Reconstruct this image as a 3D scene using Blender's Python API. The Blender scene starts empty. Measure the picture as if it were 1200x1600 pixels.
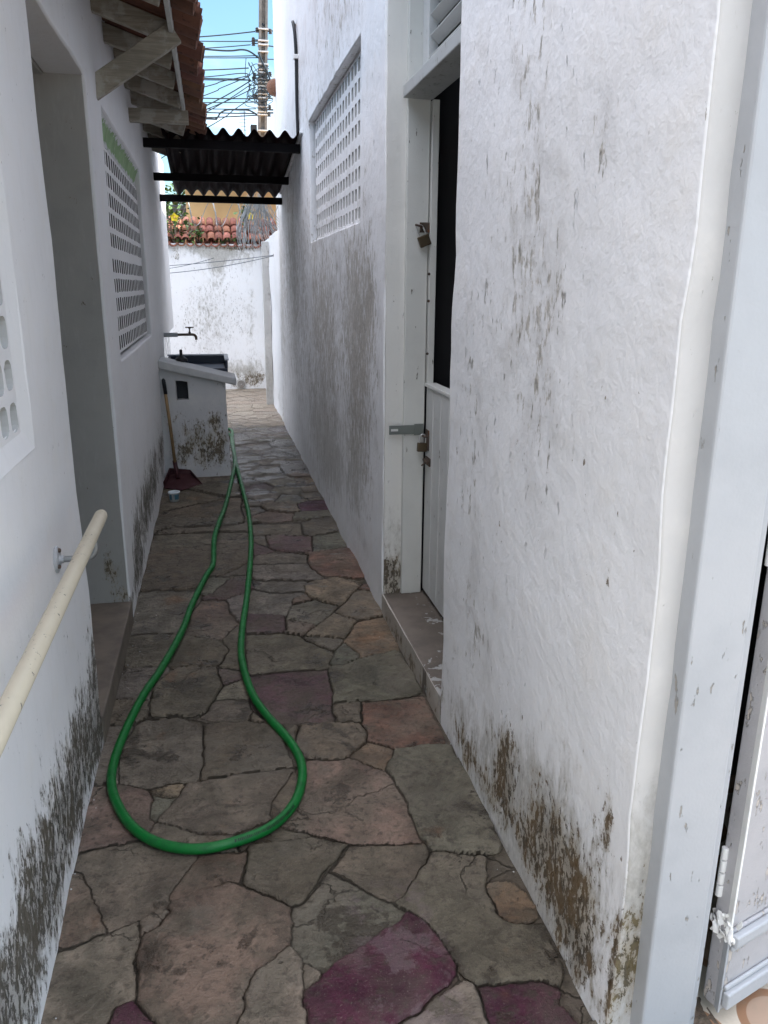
import bpy, bmesh, math, random
from mathutils import Vector, Matrix, noise as mnoise
random.seed(7)
R_=math.radians
scene=bpy.context.scene
# ---------------------------------------------------------------- camera
cd=bpy.data.cameras.new('camera'); cam=bpy.data.objects.new('camera',cd); scene.collection.objects.link(cam)
rot=Matrix(((0.97829458,0.05098604,-0.20084857),(-0.20710799,0.27230445,-0.93965769),(0.00678254,0.96085936,0.27695358)))
cam.matrix_world=Matrix.Translation((0,0,1.5)) @ rot.to_4x4()
cd.sensor_fit='VERTICAL'; cd.sensor_height=24; cd.sensor_width=18; cd.lens=24*1225/1600; cd.clip_start=.02; cd.clip_end=3000
scene.camera=cam
# ---------------------------------------------------------------- sky and sun
SUN_EL=55; SUN_DIR=Vector((.97,.24,0)).normalized()
w=bpy.data.worlds.new('World'); scene.world=w; w.use_nodes=True; nt=w.node_tree; nt.nodes.clear()
sky=nt.nodes.new('ShaderNodeTexSky'); sky.sky_type='NISHITA'; sky.sun_disc=False
sky.sun_elevation=R_(SUN_EL); sky.sun_rotation=math.atan2(SUN_DIR.x,SUN_DIR.y)
sky.air_density=1.0; sky.dust_density=.6; sky.ozone_density=1.5
bg=nt.nodes.new('ShaderNodeBackground'); bg.inputs[1].default_value=.105
wo=nt.nodes.new('ShaderNodeOutputWorld')
tc=nt.nodes.new('ShaderNodeTexCoord'); mp=nt.nodes.new('ShaderNodeMapping'); mp.inputs['Scale'].default_value=(2.2,2.2,6)
cn=nt.nodes.new('ShaderNodeTexNoise'); cn.inputs['Scale'].default_value=2.0; cn.inputs['Detail'].default_value=6
cr=nt.nodes.new('ShaderNodeMapRange'); cr.inputs[1].default_value=.5; cr.inputs[2].default_value=.74; cr.inputs[3].default_value=0; cr.inputs[4].default_value=.75; cr.interpolation_type='SMOOTHSTEP'
mx=nt.nodes.new('ShaderNodeMix'); mx.data_type='RGBA'; mx.inputs[7].default_value=(22.4,22.6,25.0,1)
nt.links.new(tc.outputs['Generated'],mp.inputs[0]); nt.links.new(mp.outputs[0],cn.inputs['Vector']); 
sxyz=nt.nodes.new('ShaderNodeSeparateXYZ'); nt.links.new(tc.outputs['Generated'],sxyz.inputs[0])   # unseen bright cloud deck added overhead to light the alley walls
hi=nt.nodes.new('ShaderNodeMapRange'); hi.interpolation_type='SMOOTHSTEP'; hi.inputs[1].default_value=.42; hi.inputs[2].default_value=.8; hi.inputs[3].default_value=-.06; hi.inputs[4].default_value=.3
lo=nt.nodes.new('ShaderNodeMapRange'); lo.interpolation_type='SMOOTHSTEP'; lo.inputs[1].default_value=.33; lo.inputs[2].default_value=.55; lo.inputs[3].default_value=.26; lo.inputs[4].default_value=1.0; nt.links.new(sxyz.outputs[2],lo.inputs[0])
ml_=nt.nodes.new('ShaderNodeMath'); ml_.operation='MULTIPLY'; nt.links.new(cr.outputs[0],ml_.inputs[0]); nt.links.new(lo.outputs[0],ml_.inputs[1])
tin=nt.nodes.new('ShaderNodeMix'); tin.data_type='RGBA'; tin.blend_type='MULTIPLY'; tin.inputs[0].default_value=1; tin.inputs[7].default_value=(.88,1.07,1.03,1); nt.links.new(sky.outputs[0],tin.inputs[6])
ad=nt.nodes.new('ShaderNodeMath'); ad.operation='ADD'; nt.links.new(sxyz.outputs[2],hi.inputs[0]); nt.links.new(cn.outputs[0],ad.inputs[0]); nt.links.new(hi.outputs[0],ad.inputs[1]); nt.links.new(ad.outputs[0],cr.inputs[0])
nt.links.new(ml_.outputs[0],mx.inputs[0]); nt.links.new(tin.outputs[2],mx.inputs[6]); nt.links.new(mx.outputs[2],bg.inputs[0]); nt.links.new(bg.outputs[0],wo.inputs[0])
sl=bpy.data.lights.new('sun','SUN'); sl.energy=4.5; sl.angle=R_(.5); sl.color=(1,.95,.87)
so=bpy.data.objects.new('sun',sl); scene.collection.objects.link(so)
sd=Vector((SUN_DIR.x*math.cos(R_(SUN_EL)),SUN_DIR.y*math.cos(R_(SUN_EL)),math.sin(R_(SUN_EL))))
so.rotation_euler=sd.to_track_quat('Z','Y').to_euler(); so.location=(5,-5,20)
vs=scene.view_settings; vs.view_transform='Standard'; vs.look='None'; vs.gamma=1; vs.exposure=1.2
scene.render.engine='CYCLES'
scene.cycles.max_bounces=6; scene.cycles.diffuse_bounces=5; scene.cycles.glossy_bounces=2; scene.cycles.transmission_bounces=1

# ---------------------------------------------------------------- node helper
class S:
    def __init__(s,t,k): s.t=t; s.k=k
    def _m(a,op,b=None,c=None,clamp=False):
        n=a.t.nodes.new('ShaderNodeMath'); n.operation=op; n.use_clamp=clamp
        for i,x in enumerate((a,b,c)):
            if x is None: continue
            if isinstance(x,S): a.t.links.new(x.k,n.inputs[i])
            else: n.inputs[i].default_value=x
        return S(a.t,n.outputs[0])
    def __add__(a,b): return a._m('ADD',b)
    __radd__=__add__
    def __sub__(a,b): return a._m('SUBTRACT',b)
    def __rsub__(a,b): return (a*-1.0)+b
    def __mul__(a,b): return a._m('MULTIPLY',b)
    __rmul__=__mul__
    def __truediv__(a,b): return a._m('DIVIDE',b)
    def clamp(a): return a._m('ADD',0.0,clamp=True)
    def pow(a,b): return a._m('POWER',b)
    def abs(a): return a._m('ABSOLUTE')
    def mx(a,b): return a._m('MAXIMUM',b)
    def mn(a,b): return a._m('MINIMUM',b)
    def exp(a): return a._m('EXPONENT')
    def frac(a): return a._m('FRACT')
    def floor(a): return a._m('FLOOR')
    def sin(a): return a._m('SINE')
    def ss(a,lo,hi,o0=0.0,o1=1.0):
        n=a.t.nodes.new('ShaderNodeMapRange'); n.interpolation_type='SMOOTHSTEP'
        a.t.links.new(a.k,n.inputs[0])
        for i,x in enumerate((lo,hi,o0,o1)): n.inputs[i+1].default_value=x
        return S(a.t,n.outputs[0])
class Mat:
    def __init__(s,name,rough=.7,spec=.4,metal=0):
        s.m=bpy.data.materials.new(name); s.m.use_nodes=True; s.t=s.m.node_tree; s.t.nodes.clear()
        s.b=s.t.nodes.new('ShaderNodeBsdfPrincipled'); o=s.t.nodes.new('ShaderNodeOutputMaterial'); s.t.links.new(s.b.outputs[0],o.inputs[0])
        s.b.inputs['Roughness'].default_value=rough; s.b.inputs['Specular IOR Level'].default_value=spec; s.b.inputs['Metallic'].default_value=metal
        g=s.t.nodes.new('ShaderNodeNewGeometry'); s.pos=S(s.t,g.outputs['Position']); 
        sp=s.t.nodes.new('ShaderNodeSeparateXYZ'); s.t.links.new(g.outputs['Position'],sp.inputs[0])
        s.x,s.y,s.z=[S(s.t,sp.outputs[i]) for i in range(3)]
    def vec(s,x,y,z):
        n=s.t.nodes.new('ShaderNodeCombineXYZ')
        for i,v in enumerate((x,y,z)):
            if isinstance(v,S): s.t.links.new(v.k,n.inputs[i])
            else: n.inputs[i].default_value=v
        return S(s.t,n.outputs[0])
    def sc(s,v,k,off=(0,0,0)):
        n=s.t.nodes.new('ShaderNodeMapping'); n.inputs['Scale'].default_value=k if isinstance(k,tuple) else (k,k,k); n.inputs['Location'].default_value=off
        s.t.links.new(v.k,n.inputs[0]); return S(s.t,n.outputs[0])
    def noise(s,k=1.,detail=4,rough=.55,v=None,dist=0.,off=(0,0,0),color=False):
        n=s.t.nodes.new('ShaderNodeTexNoise'); n.inputs['Scale'].default_value=1; n.inputs['Detail'].default_value=detail; n.inputs['Roughness'].default_value=rough; n.inputs['Distortion'].default_value=dist
        s.t.links.new(s.sc(v or s.pos,k,off).k,n.inputs['Vector']); return S(s.t,n.outputs[1 if color else 0])
    def vor(s,k=1.,v=None,feature='F1',out=0,rand=1.):
        n=s.t.nodes.new('ShaderNodeTexVoronoi'); n.feature=feature; n.inputs['Scale'].default_value=1; n.inputs['Randomness'].default_value=rand
        s.t.links.new(s.sc(v or s.pos,k).k,n.inputs['Vector']); return S(s.t,n.outputs[out])
    def attr(s,name,out=0):
        n=s.t.nodes.new('ShaderNodeAttribute'); n.attribute_name=name; return S(s.t,n.outputs[out])
    def col(s,c):
        if isinstance(c,S): return c
        n=s.t.nodes.new('ShaderNodeRGB'); n.outputs[0].default_value=(*c,1); return S(s.t,n.outputs[0])
    def mix(s,f,a,b,mode='MIX'):
        n=s.t.nodes.new('ShaderNodeMix'); n.data_type='RGBA'; n.blend_type=mode
        if isinstance(f,S): s.t.links.new(f.k,n.inputs[0])
        else: n.inputs[0].default_value=f
        for i,c in ((6,a),(7,b)):
            if isinstance(c,S): s.t.links.new(c.k,n.inputs[i])
            else: n.inputs[i].default_value=(*c,1)
        return S(s.t,n.outputs[2])
    def gray(s,f):   # multiply factor as grey colour
        n=s.t.nodes.new('ShaderNodeCombineColor')
        for i in range(3): s.t.links.new(f.k,n.inputs[i])
        return S(s.t,n.outputs[0])
    def set(s,col=None,rough=None,h=None,dist=.01,strength=1.,metal=None):
        if col is not None: s.t.links.new(s.col(col).k,s.b.inputs['Base Color'])
        if rough is not None:
            if isinstance(rough,S): s.t.links.new(rough.k,s.b.inputs['Roughness'])
            else: s.b.inputs['Roughness'].default_value=rough
        if metal is not None: s.t.links.new(metal.k,s.b.inputs['Metallic'])
        if h is not None:
            n=s.t.nodes.new('ShaderNodeBump'); n.inputs['Strength'].default_value=strength; n.inputs['Distance'].default_value=dist
            s.t.links.new(h.k,n.inputs['Height']); s.t.links.new(n.outputs[0],s.b.inputs['Normal'])
        return s.m

def blobsum(M,h,blobs):
    tot=None
    for hc,zc,sh,sz,k in blobs:
        a=(h-hc)/sh; b=(M.z-zc)/sz
        e=((a*a+b*b)*-1.0).exp()*k
        tot=e if tot is None else tot+e
    return tot
def plaster(name,base=(.8,.8,.79),axis='y',blobs=[],grime=[],fleck=.69,fleckcol=(.44,.42,.39),mouldcol=(.035,.026,.016),halocol=(.27,.23,.17),bump=1.,fsc=(52,52,19),fadd=.14,gk=.6,flakes=[],ripple=.14,base_dirt=0.,warm=(.78,.75,.70),streakdirt=None,cracks=False):
    M=Mat(name,rough=.62,spec=.35); h=M.y if axis=='y' else M.x
    hv=(1,1,1)
    big=M.noise(.9,4,.6); mid=M.noise(7,5,.6); fine=M.noise(70,4,.6)
    st=M.noise((34,34,7),6,.68,dist=.25); st2=M.noise((110,110,45),3,.65); cl=M.noise((58,58,30),5,.75,dist=.3,off=(2,8,5)) if (blobs or grime) else None; cl2=M.noise((15,15,9),5,.68,dist=.6,off=(7,1,2)) if (blobs or grime) else None
    c=M.mix(big.ss(.3,.7),base,tuple(b*.94 for b in base))
    c=M.mix(mid.ss(.45,.75)*.35,c,warm)
    c=M.mix(st.ss(.5,.78)*.22,c,(.60,.60,.60))
    if flakes:   # broad worn patches where the newer coat has thinned
        fz=blobsum(M,h,flakes); pt=(fz*.55+(mid-.5)*1.5+(big-.5)*.8).ss(.35,.6); c=M.mix(pt*.42,c,(.60,.595,.60)); pt2=(fz*.5+(M.noise((26,26,12),5,.7,off=(4,4,1))-.5)*2.0).ss(.48,.62); c=M.mix(pt2*.22,c,(.52,.50,.48))
    # peeled flecks, taller than wide
    fv=M.noise(fsc,6,.70,off=(3,7,1)); dens=M.noise((3.2,3.2,1.3),4,.6,off=(9,2,4))
    if flakes: dens=dens*.5+fz*.5+fadd
    fm=(fv+(dens-.5)*.62).ss(fleck,fleck+.08)
    c=M.mix(fm*(dens.ss(.45,.7,.35,.8)),c,M.mix(st2.ss(.4,.6),fleckcol,tuple(v*.62 for v in fleckcol)))
    if grime:
        g=blobsum(M,h,grime); gm=(g+(st-.5)*.8+(cl2-.5)*1.3+(cl-.5)*.5).ss(.38,.95)
        c=M.mix(gm*gk,c,M.mix(st2.ss(.35,.65),(.40,.38,.33),(.24,.22,.18)))
    if base_dirt:
        bd=((M.z*-7.0).exp()*base_dirt+(mid-.5)*.7+(st-.5)*.6).ss(.35,.95)
        c=M.mix(bd*.7,c,(.30,.25,.19))
    hh=mid*.40+fine*.07+M.noise(24,3,.6)*ripple-fv.ss(fleck-.03,fleck+.04)*dens.ss(.35,.6)*.35
    if blobs:
        b=blobsum(M,h,blobs)
        halo=(b+(st-.5)*1.0+(cl2-.5)*1.6+(cl-.5)*.8).ss(.32,.78)
        core=(b.mn(.80)+(st-.5)*.7+(cl-.5)*3.0+(cl2-.5)*1.8+(st2-.5)*1.0).ss(.66,.80)
        c=M.mix(halo*.72,c,M.mix(mid.ss(.4,.6),halocol,tuple(v*1.45 for v in halocol)))
        c=M.mix(core*st2.ss(.3,.6,1.,.8),c,M.mix(cl2.ss(.40,.60),mouldcol,tuple(v*3.6 for v in mouldcol)))
        hh=hh-(cl-.5)*b.clamp()*.9
    if cracks:
        cv=M.vor(.55,v=M.sc(M.pos,1.) ,feature='DISTANCE_TO_EDGE')
        n3=M.noise(3,6,.6,color=True)
        wv=M.t.nodes.new('ShaderNodeVectorMath'); wv.operation='MULTIPLY_ADD'
        M.t.links.new(n3.k,wv.inputs[0]); wv.inputs[1].default_value=(.6,.6,.6); M.t.links.new(M.pos.k,wv.inputs[2])
        cv=M.vor(.7,v=S(M.t,wv.outputs[0]),feature='DISTANCE_TO_EDGE')
        cm=cv.ss(.0,.0035,1.,0.)*M.noise(1.5,2,.5,off=(5,5,5)).ss(.5,.6)
        c=M.mix(cm*.45,c,(.30,.28,.25)); hh=hh-cm*.3
    return M.set(c,rough=mid.ss(.3,.7,.55,.75),h=hh,dist=.012*bump)

# ---------------------------------------------------------------- mesh helpers
def link(name,me,parent=None):
    o=bpy.data.objects.new(name,me); scene.collection.objects.link(o)
    if parent is not None: o.parent=parent
    return o
def tag(o,label=None,cat=None,group=None,kind=None):
    if label: o['label']=label
    if cat: o['category']=cat
    if group: o['group']=group
    if kind: o['kind']=kind
    return o
def empty(name,loc,label,cat,group=None):
    o=link(name,None); o.location=loc; tag(o,label,cat,group); return o
class MB:
    def __init__(s): s.v=[]; s.f=[]; s.col=[]
    def add(s,vs,fs,col=None):
        n=len(s.v); s.v+= [tuple(v) for v in vs]; s.f+=[tuple(i+n for i in f) for f in fs]; s.col+=[col]*len(fs)
    def box(s,a,b,m=None):
        x0,y0,z0=a; x1,y1,z1=b
        vs=[Vector(p) for p in ((x0,y0,z0),(x1,y0,z0),(x1,y1,z0),(x0,y1,z0),(x0,y0,z1),(x1,y0,z1),(x1,y1,z1),(x0,y1,z1))]
        if m: vs=[m@v for v in vs]
        s.add(vs,[(0,3,2,1),(4,5,6,7),(0,1,5,4),(1,2,6,5),(2,3,7,6),(3,0,4,7)]); return s
    def bar(s,p,q,wd,ht,up=(0,0,1)):   # rectangular bar from p to q
        p=Vector(p); q=Vector(q); d=(q-p).normalized(); u=Vector(up); sd=d.cross(u).normalized(); u=sd.cross(d).normalized()
        vs=[c+sd*(wd/2)*i+u*(ht/2)*j for c in (p,q) for i,j in ((-1,-1),(1,-1),(1,1),(-1,1))]
        s.add(vs,[(0,1,2,3),(4,7,6,5),(0,4,5,1),(1,5,6,2),(2,6,7,3),(3,7,4,0)]); return s
    def tube(s,pts,r,seg=8,cap=True,closed=False):
        pts=[Vector(p) for p in pts]; n=len(pts); rs=r if isinstance(r,(list,tuple)) else [r]*n
        prev=None; vs=[]
        for i,p in enumerate(pts):
            a=pts[(i-1)%n] if (closed or i>0) else p; b=pts[(i+1)%n] if (closed or i<n-1) else p
            d=(b-a).normalized()
            if prev is None:
                u=Vector((0,0,1)) if abs(d.z)<.9 else Vector((1,0,0)); u=(u-d*u.dot(d)).normalized()
            else: u=(prev-d*prev.dot(d)).normalized()
            prev=u; v=d.cross(u)
            for k in range(seg):
                t=2*math.pi*k/seg; vs.append(p+(u*math.cos(t)+v*math.sin(t))*rs[i])
        fs=[]
        m=n if closed else n-1
        for i in range(m):
            j=(i+1)%n
            for k in range(seg): k2=(k+1)%seg; fs.append((i*seg+k,i*seg+k2,j*seg+k2,j*seg+k))
        if cap and not closed: fs.append(tuple(range(seg))[::-1]); fs.append(tuple((n-1)*seg+k for k in range(seg)))
        s.add(vs,fs); return s
    def lathe(s,prof,o=(0,0,0),seg=20,m=None,cap=True):
        o=Vector(o); vs=[]
        for r,z in prof:
            for k in range(seg):
                t=2*math.pi*k/seg; v=Vector((r*math.cos(t),r*math.sin(t),z)); vs.append(o+(m@v if m else v))
        fs=[(i*seg+k,i*seg+(k+1)%seg,(i+1)*seg+(k+1)%seg,(i+1)*seg+k) for i in range(len(prof)-1) for k in range(seg)]
        if cap: fs.append(tuple(range(seg))[::-1]); fs.append(tuple((len(prof)-1)*seg+k for k in range(seg)))
        s.add(vs,fs); return s
    def build(s,name,mat,parent=None,smooth=False,bevel=0,seg=2,norm=True,angle=35):
        me=bpy.data.meshes.new(name); me.from_pydata(s.v,[],s.f); me.update()
        if norm:
            bm=bmesh.new(); bm.from_mesh(me); bmesh.ops.recalc_face_normals(bm,faces=bm.faces); bm.to_mesh(me); bm.free()
        if any(c is not None for c in s.col):
            at=me.color_attributes.new('stone','FLOAT_COLOR','CORNER')
            for p in me.polygons:
                for li in p.loop_indices: at.data[li].color=(*s.col[p.index],1) if len(s.col[p.index])==3 else s.col[p.index]
        me.materials.append(mat)
        if smooth:
            for p in me.polygons: p.use_smooth=True
        o=link(name,me,parent)
        if parent is not None: o.matrix_parent_inverse=Matrix.Translation(parent.location).inverted()
        if bevel:
            b=o.modifiers.new('bevel','BEVEL'); b.width=bevel; b.segments=seg; b.limit_method='ANGLE'; b.angle_limit=R_(angle); b.harden_normals=False
        return o
def spl(pts,n=6):   # catmull rom
    P=[Vector(p) for p in pts]; out=[]
    for i in range(len(P)-1):
        a=P[max(i-1,0)];b=P[i];c=P[i+1];d=P[min(i+2,len(P)-1)]
        for k in range(n):
            t=k/n; out.append(.5*((2*b)+(c-a)*t+(2*a-5*b+4*c-d)*t*t+(3*b-a-3*c+d)*t**3))
    out.append(P[-1]); return out
def wall(name,u0,u1,v0,v1,holes,thick,mp,mat,parent=None,step=.07,amp=.004,bevel=.006,smooth=True):
    """plastered wall as an uneven sheet with openings; mp(u,v,depth)->world, depth grows into the wall"""
    def lines(a,b,ext):
        base=sorted(set([round(x,4) for x in ext if a<=x<=b]+[a,b])); L=[]
        for p,q in zip(base,base[1:]):
            k=max(1,round((q-p)/step)); L+=[p+(q-p)*i/k for i in range(k)]
        return L+[b]
    U=lines(u0,u1,[h for H in holes for h in H[:2]]); V=lines(v0,v1,[h for H in holes for h in H[2:]])
    nu,nv=len(U),len(V)
    def solid(i,j):
        if i<0 or j<0 or i>=nu-1 or j>=nv-1: return False
        uc=(U[i]+U[i+1])/2; vc=(V[j]+V[j+1])/2
        return not any(H[0]<uc<H[1] and H[2]<vc<H[3] for H in holes)
    vs=[];idx={}
    def vert(i,j,b):
        k=(i,j,b)
        if k not in idx:
            u,v=U[i],V[j]; d=thick if b else 0
            nz=mnoise.noise(Vector((u*2.1,v*2.1,thick*7+u0)))*amp*1.6+mnoise.noise(Vector((u*9,v*7,u0*3)))*amp
            if not b: d+=nz
            edge=not(solid(i,j) and solid(i-1,j) and solid(i,j-1) and solid(i-1,j-1))
            if edge and 0<i<nu-1 : u+=mnoise.noise(Vector((v*11,u,3)))*amp*.9
            elif edge and amp>0 : u+=mnoise.noise(Vector((v*8,u,3)))*amp*1.0
            if edge and 0<j<nv-1: v+=mnoise.noise(Vector((u*11,v,9)))*amp*.7
            idx[k]=len(vs); vs.append(mp(u,v,d))
        return idx[k]
    fs=[]
    for i in range(nu-1):
        for j in range(nv-1):
            if not solid(i,j): continue
            fs.append((vert(i,j,0),vert(i+1,j,0),vert(i+1,j+1,0),vert(i,j+1,0)))
            fs.append((vert(i,j,1),vert(i,j+1,1),vert(i+1,j+1,1),vert(i+1,j,1)))
            for (di,dj),(a,b) in {(-1,0):((i,j),(i,j+1)),(1,0):((i+1,j),(i+1,j+1)),(0,-1):((i,j),(i+1,j)),(0,1):((i,j+1),(i+1,j+1))}.items():
                if not solid(i+di,j+dj): fs.append((vert(*a,0),vert(*b,0),vert(*b,1),vert(*a,1)))
    m=MB(); m.add(vs,fs)
    o=m.build(name,mat,parent,smooth=True,bevel=bevel,seg=2)
    o.data.set_sharp_from_angle(angle=R_(40))
    return o
def grille(name,us,vs_,hw,hh,r,t,mp,mat,parent,wob=.0015):
    """openwork block panel: us, vs_ = cell edge lines; each cell has one rounded slot"""
    m=MB(); m.side=set(); rng=random.Random(5)
    K=[]
    for q in range(4):
        for a in (0,.5,1): K.append((q,a))
    for i in range(len(us)-1):
        for j in range(len(vs_)-1):
            a,b,c,d=us[i],us[i+1],vs_[j],vs_[j+1]
            if b-a<.05 or d-c<.06:   # joint strip
                m.add([mp(a,c,0),mp(b,c,0),mp(b,d,0),mp(a,d,0)],[(0,1,2,3)]); continue
            cx=(a+b)/2+rng.uniform(-wob,wob); cy=(c+d)/2+rng.uniform(-wob,wob); w=hw/2+rng.uniform(-wob,wob); h=hh/2+rng.uniform(-wob,wob)
            hole=[];out=[]
            for q,(sx,sy,t0) in enumerate(((1,1,0),(-1,1,90),(-1,-1,180),(1,-1,270))):
                for k in range(4):
                    th=R_(t0+30*k); hole.append((cx+sx*(w-r)+r*math.cos(th),cy+sy*(h-r)+r*math.sin(th)))
                ox=b if sx>0 else a; oy=d if sy>0 else c
                for k in range(4):
                    # spread outer points along the corner
                    if t0 in (0,180): e=[(ox,cy+(oy-cy)*.7),(ox,oy),(ox,oy),(cx+(ox-cx)*.7,oy)][k]
                    else: e=[(cx+(ox-cx)*.7,oy),(ox,oy),(ox,oy),(ox,cy+(oy-cy)*.7)][k]
                    out.append(e)
            n=16
            hf=[mp(x,y,0) for x,y in hole]; hb=[mp(cx+(x-cx)*.9,cy+(y-cy)*.92,t) for x,y in hole]; of=[mp(x,y,0) for x,y in out]
            fs=[]
            for k in range(n):
                k2=(k+1)%n
                fs.append((k,k2,2*n+k2,2*n+k)); fs.append((k,n+k,n+k2,k2)); m.side.add(len(m.f)+len(fs)-1)
            m.add(hf+hb+of,fs)
    return m

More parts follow.
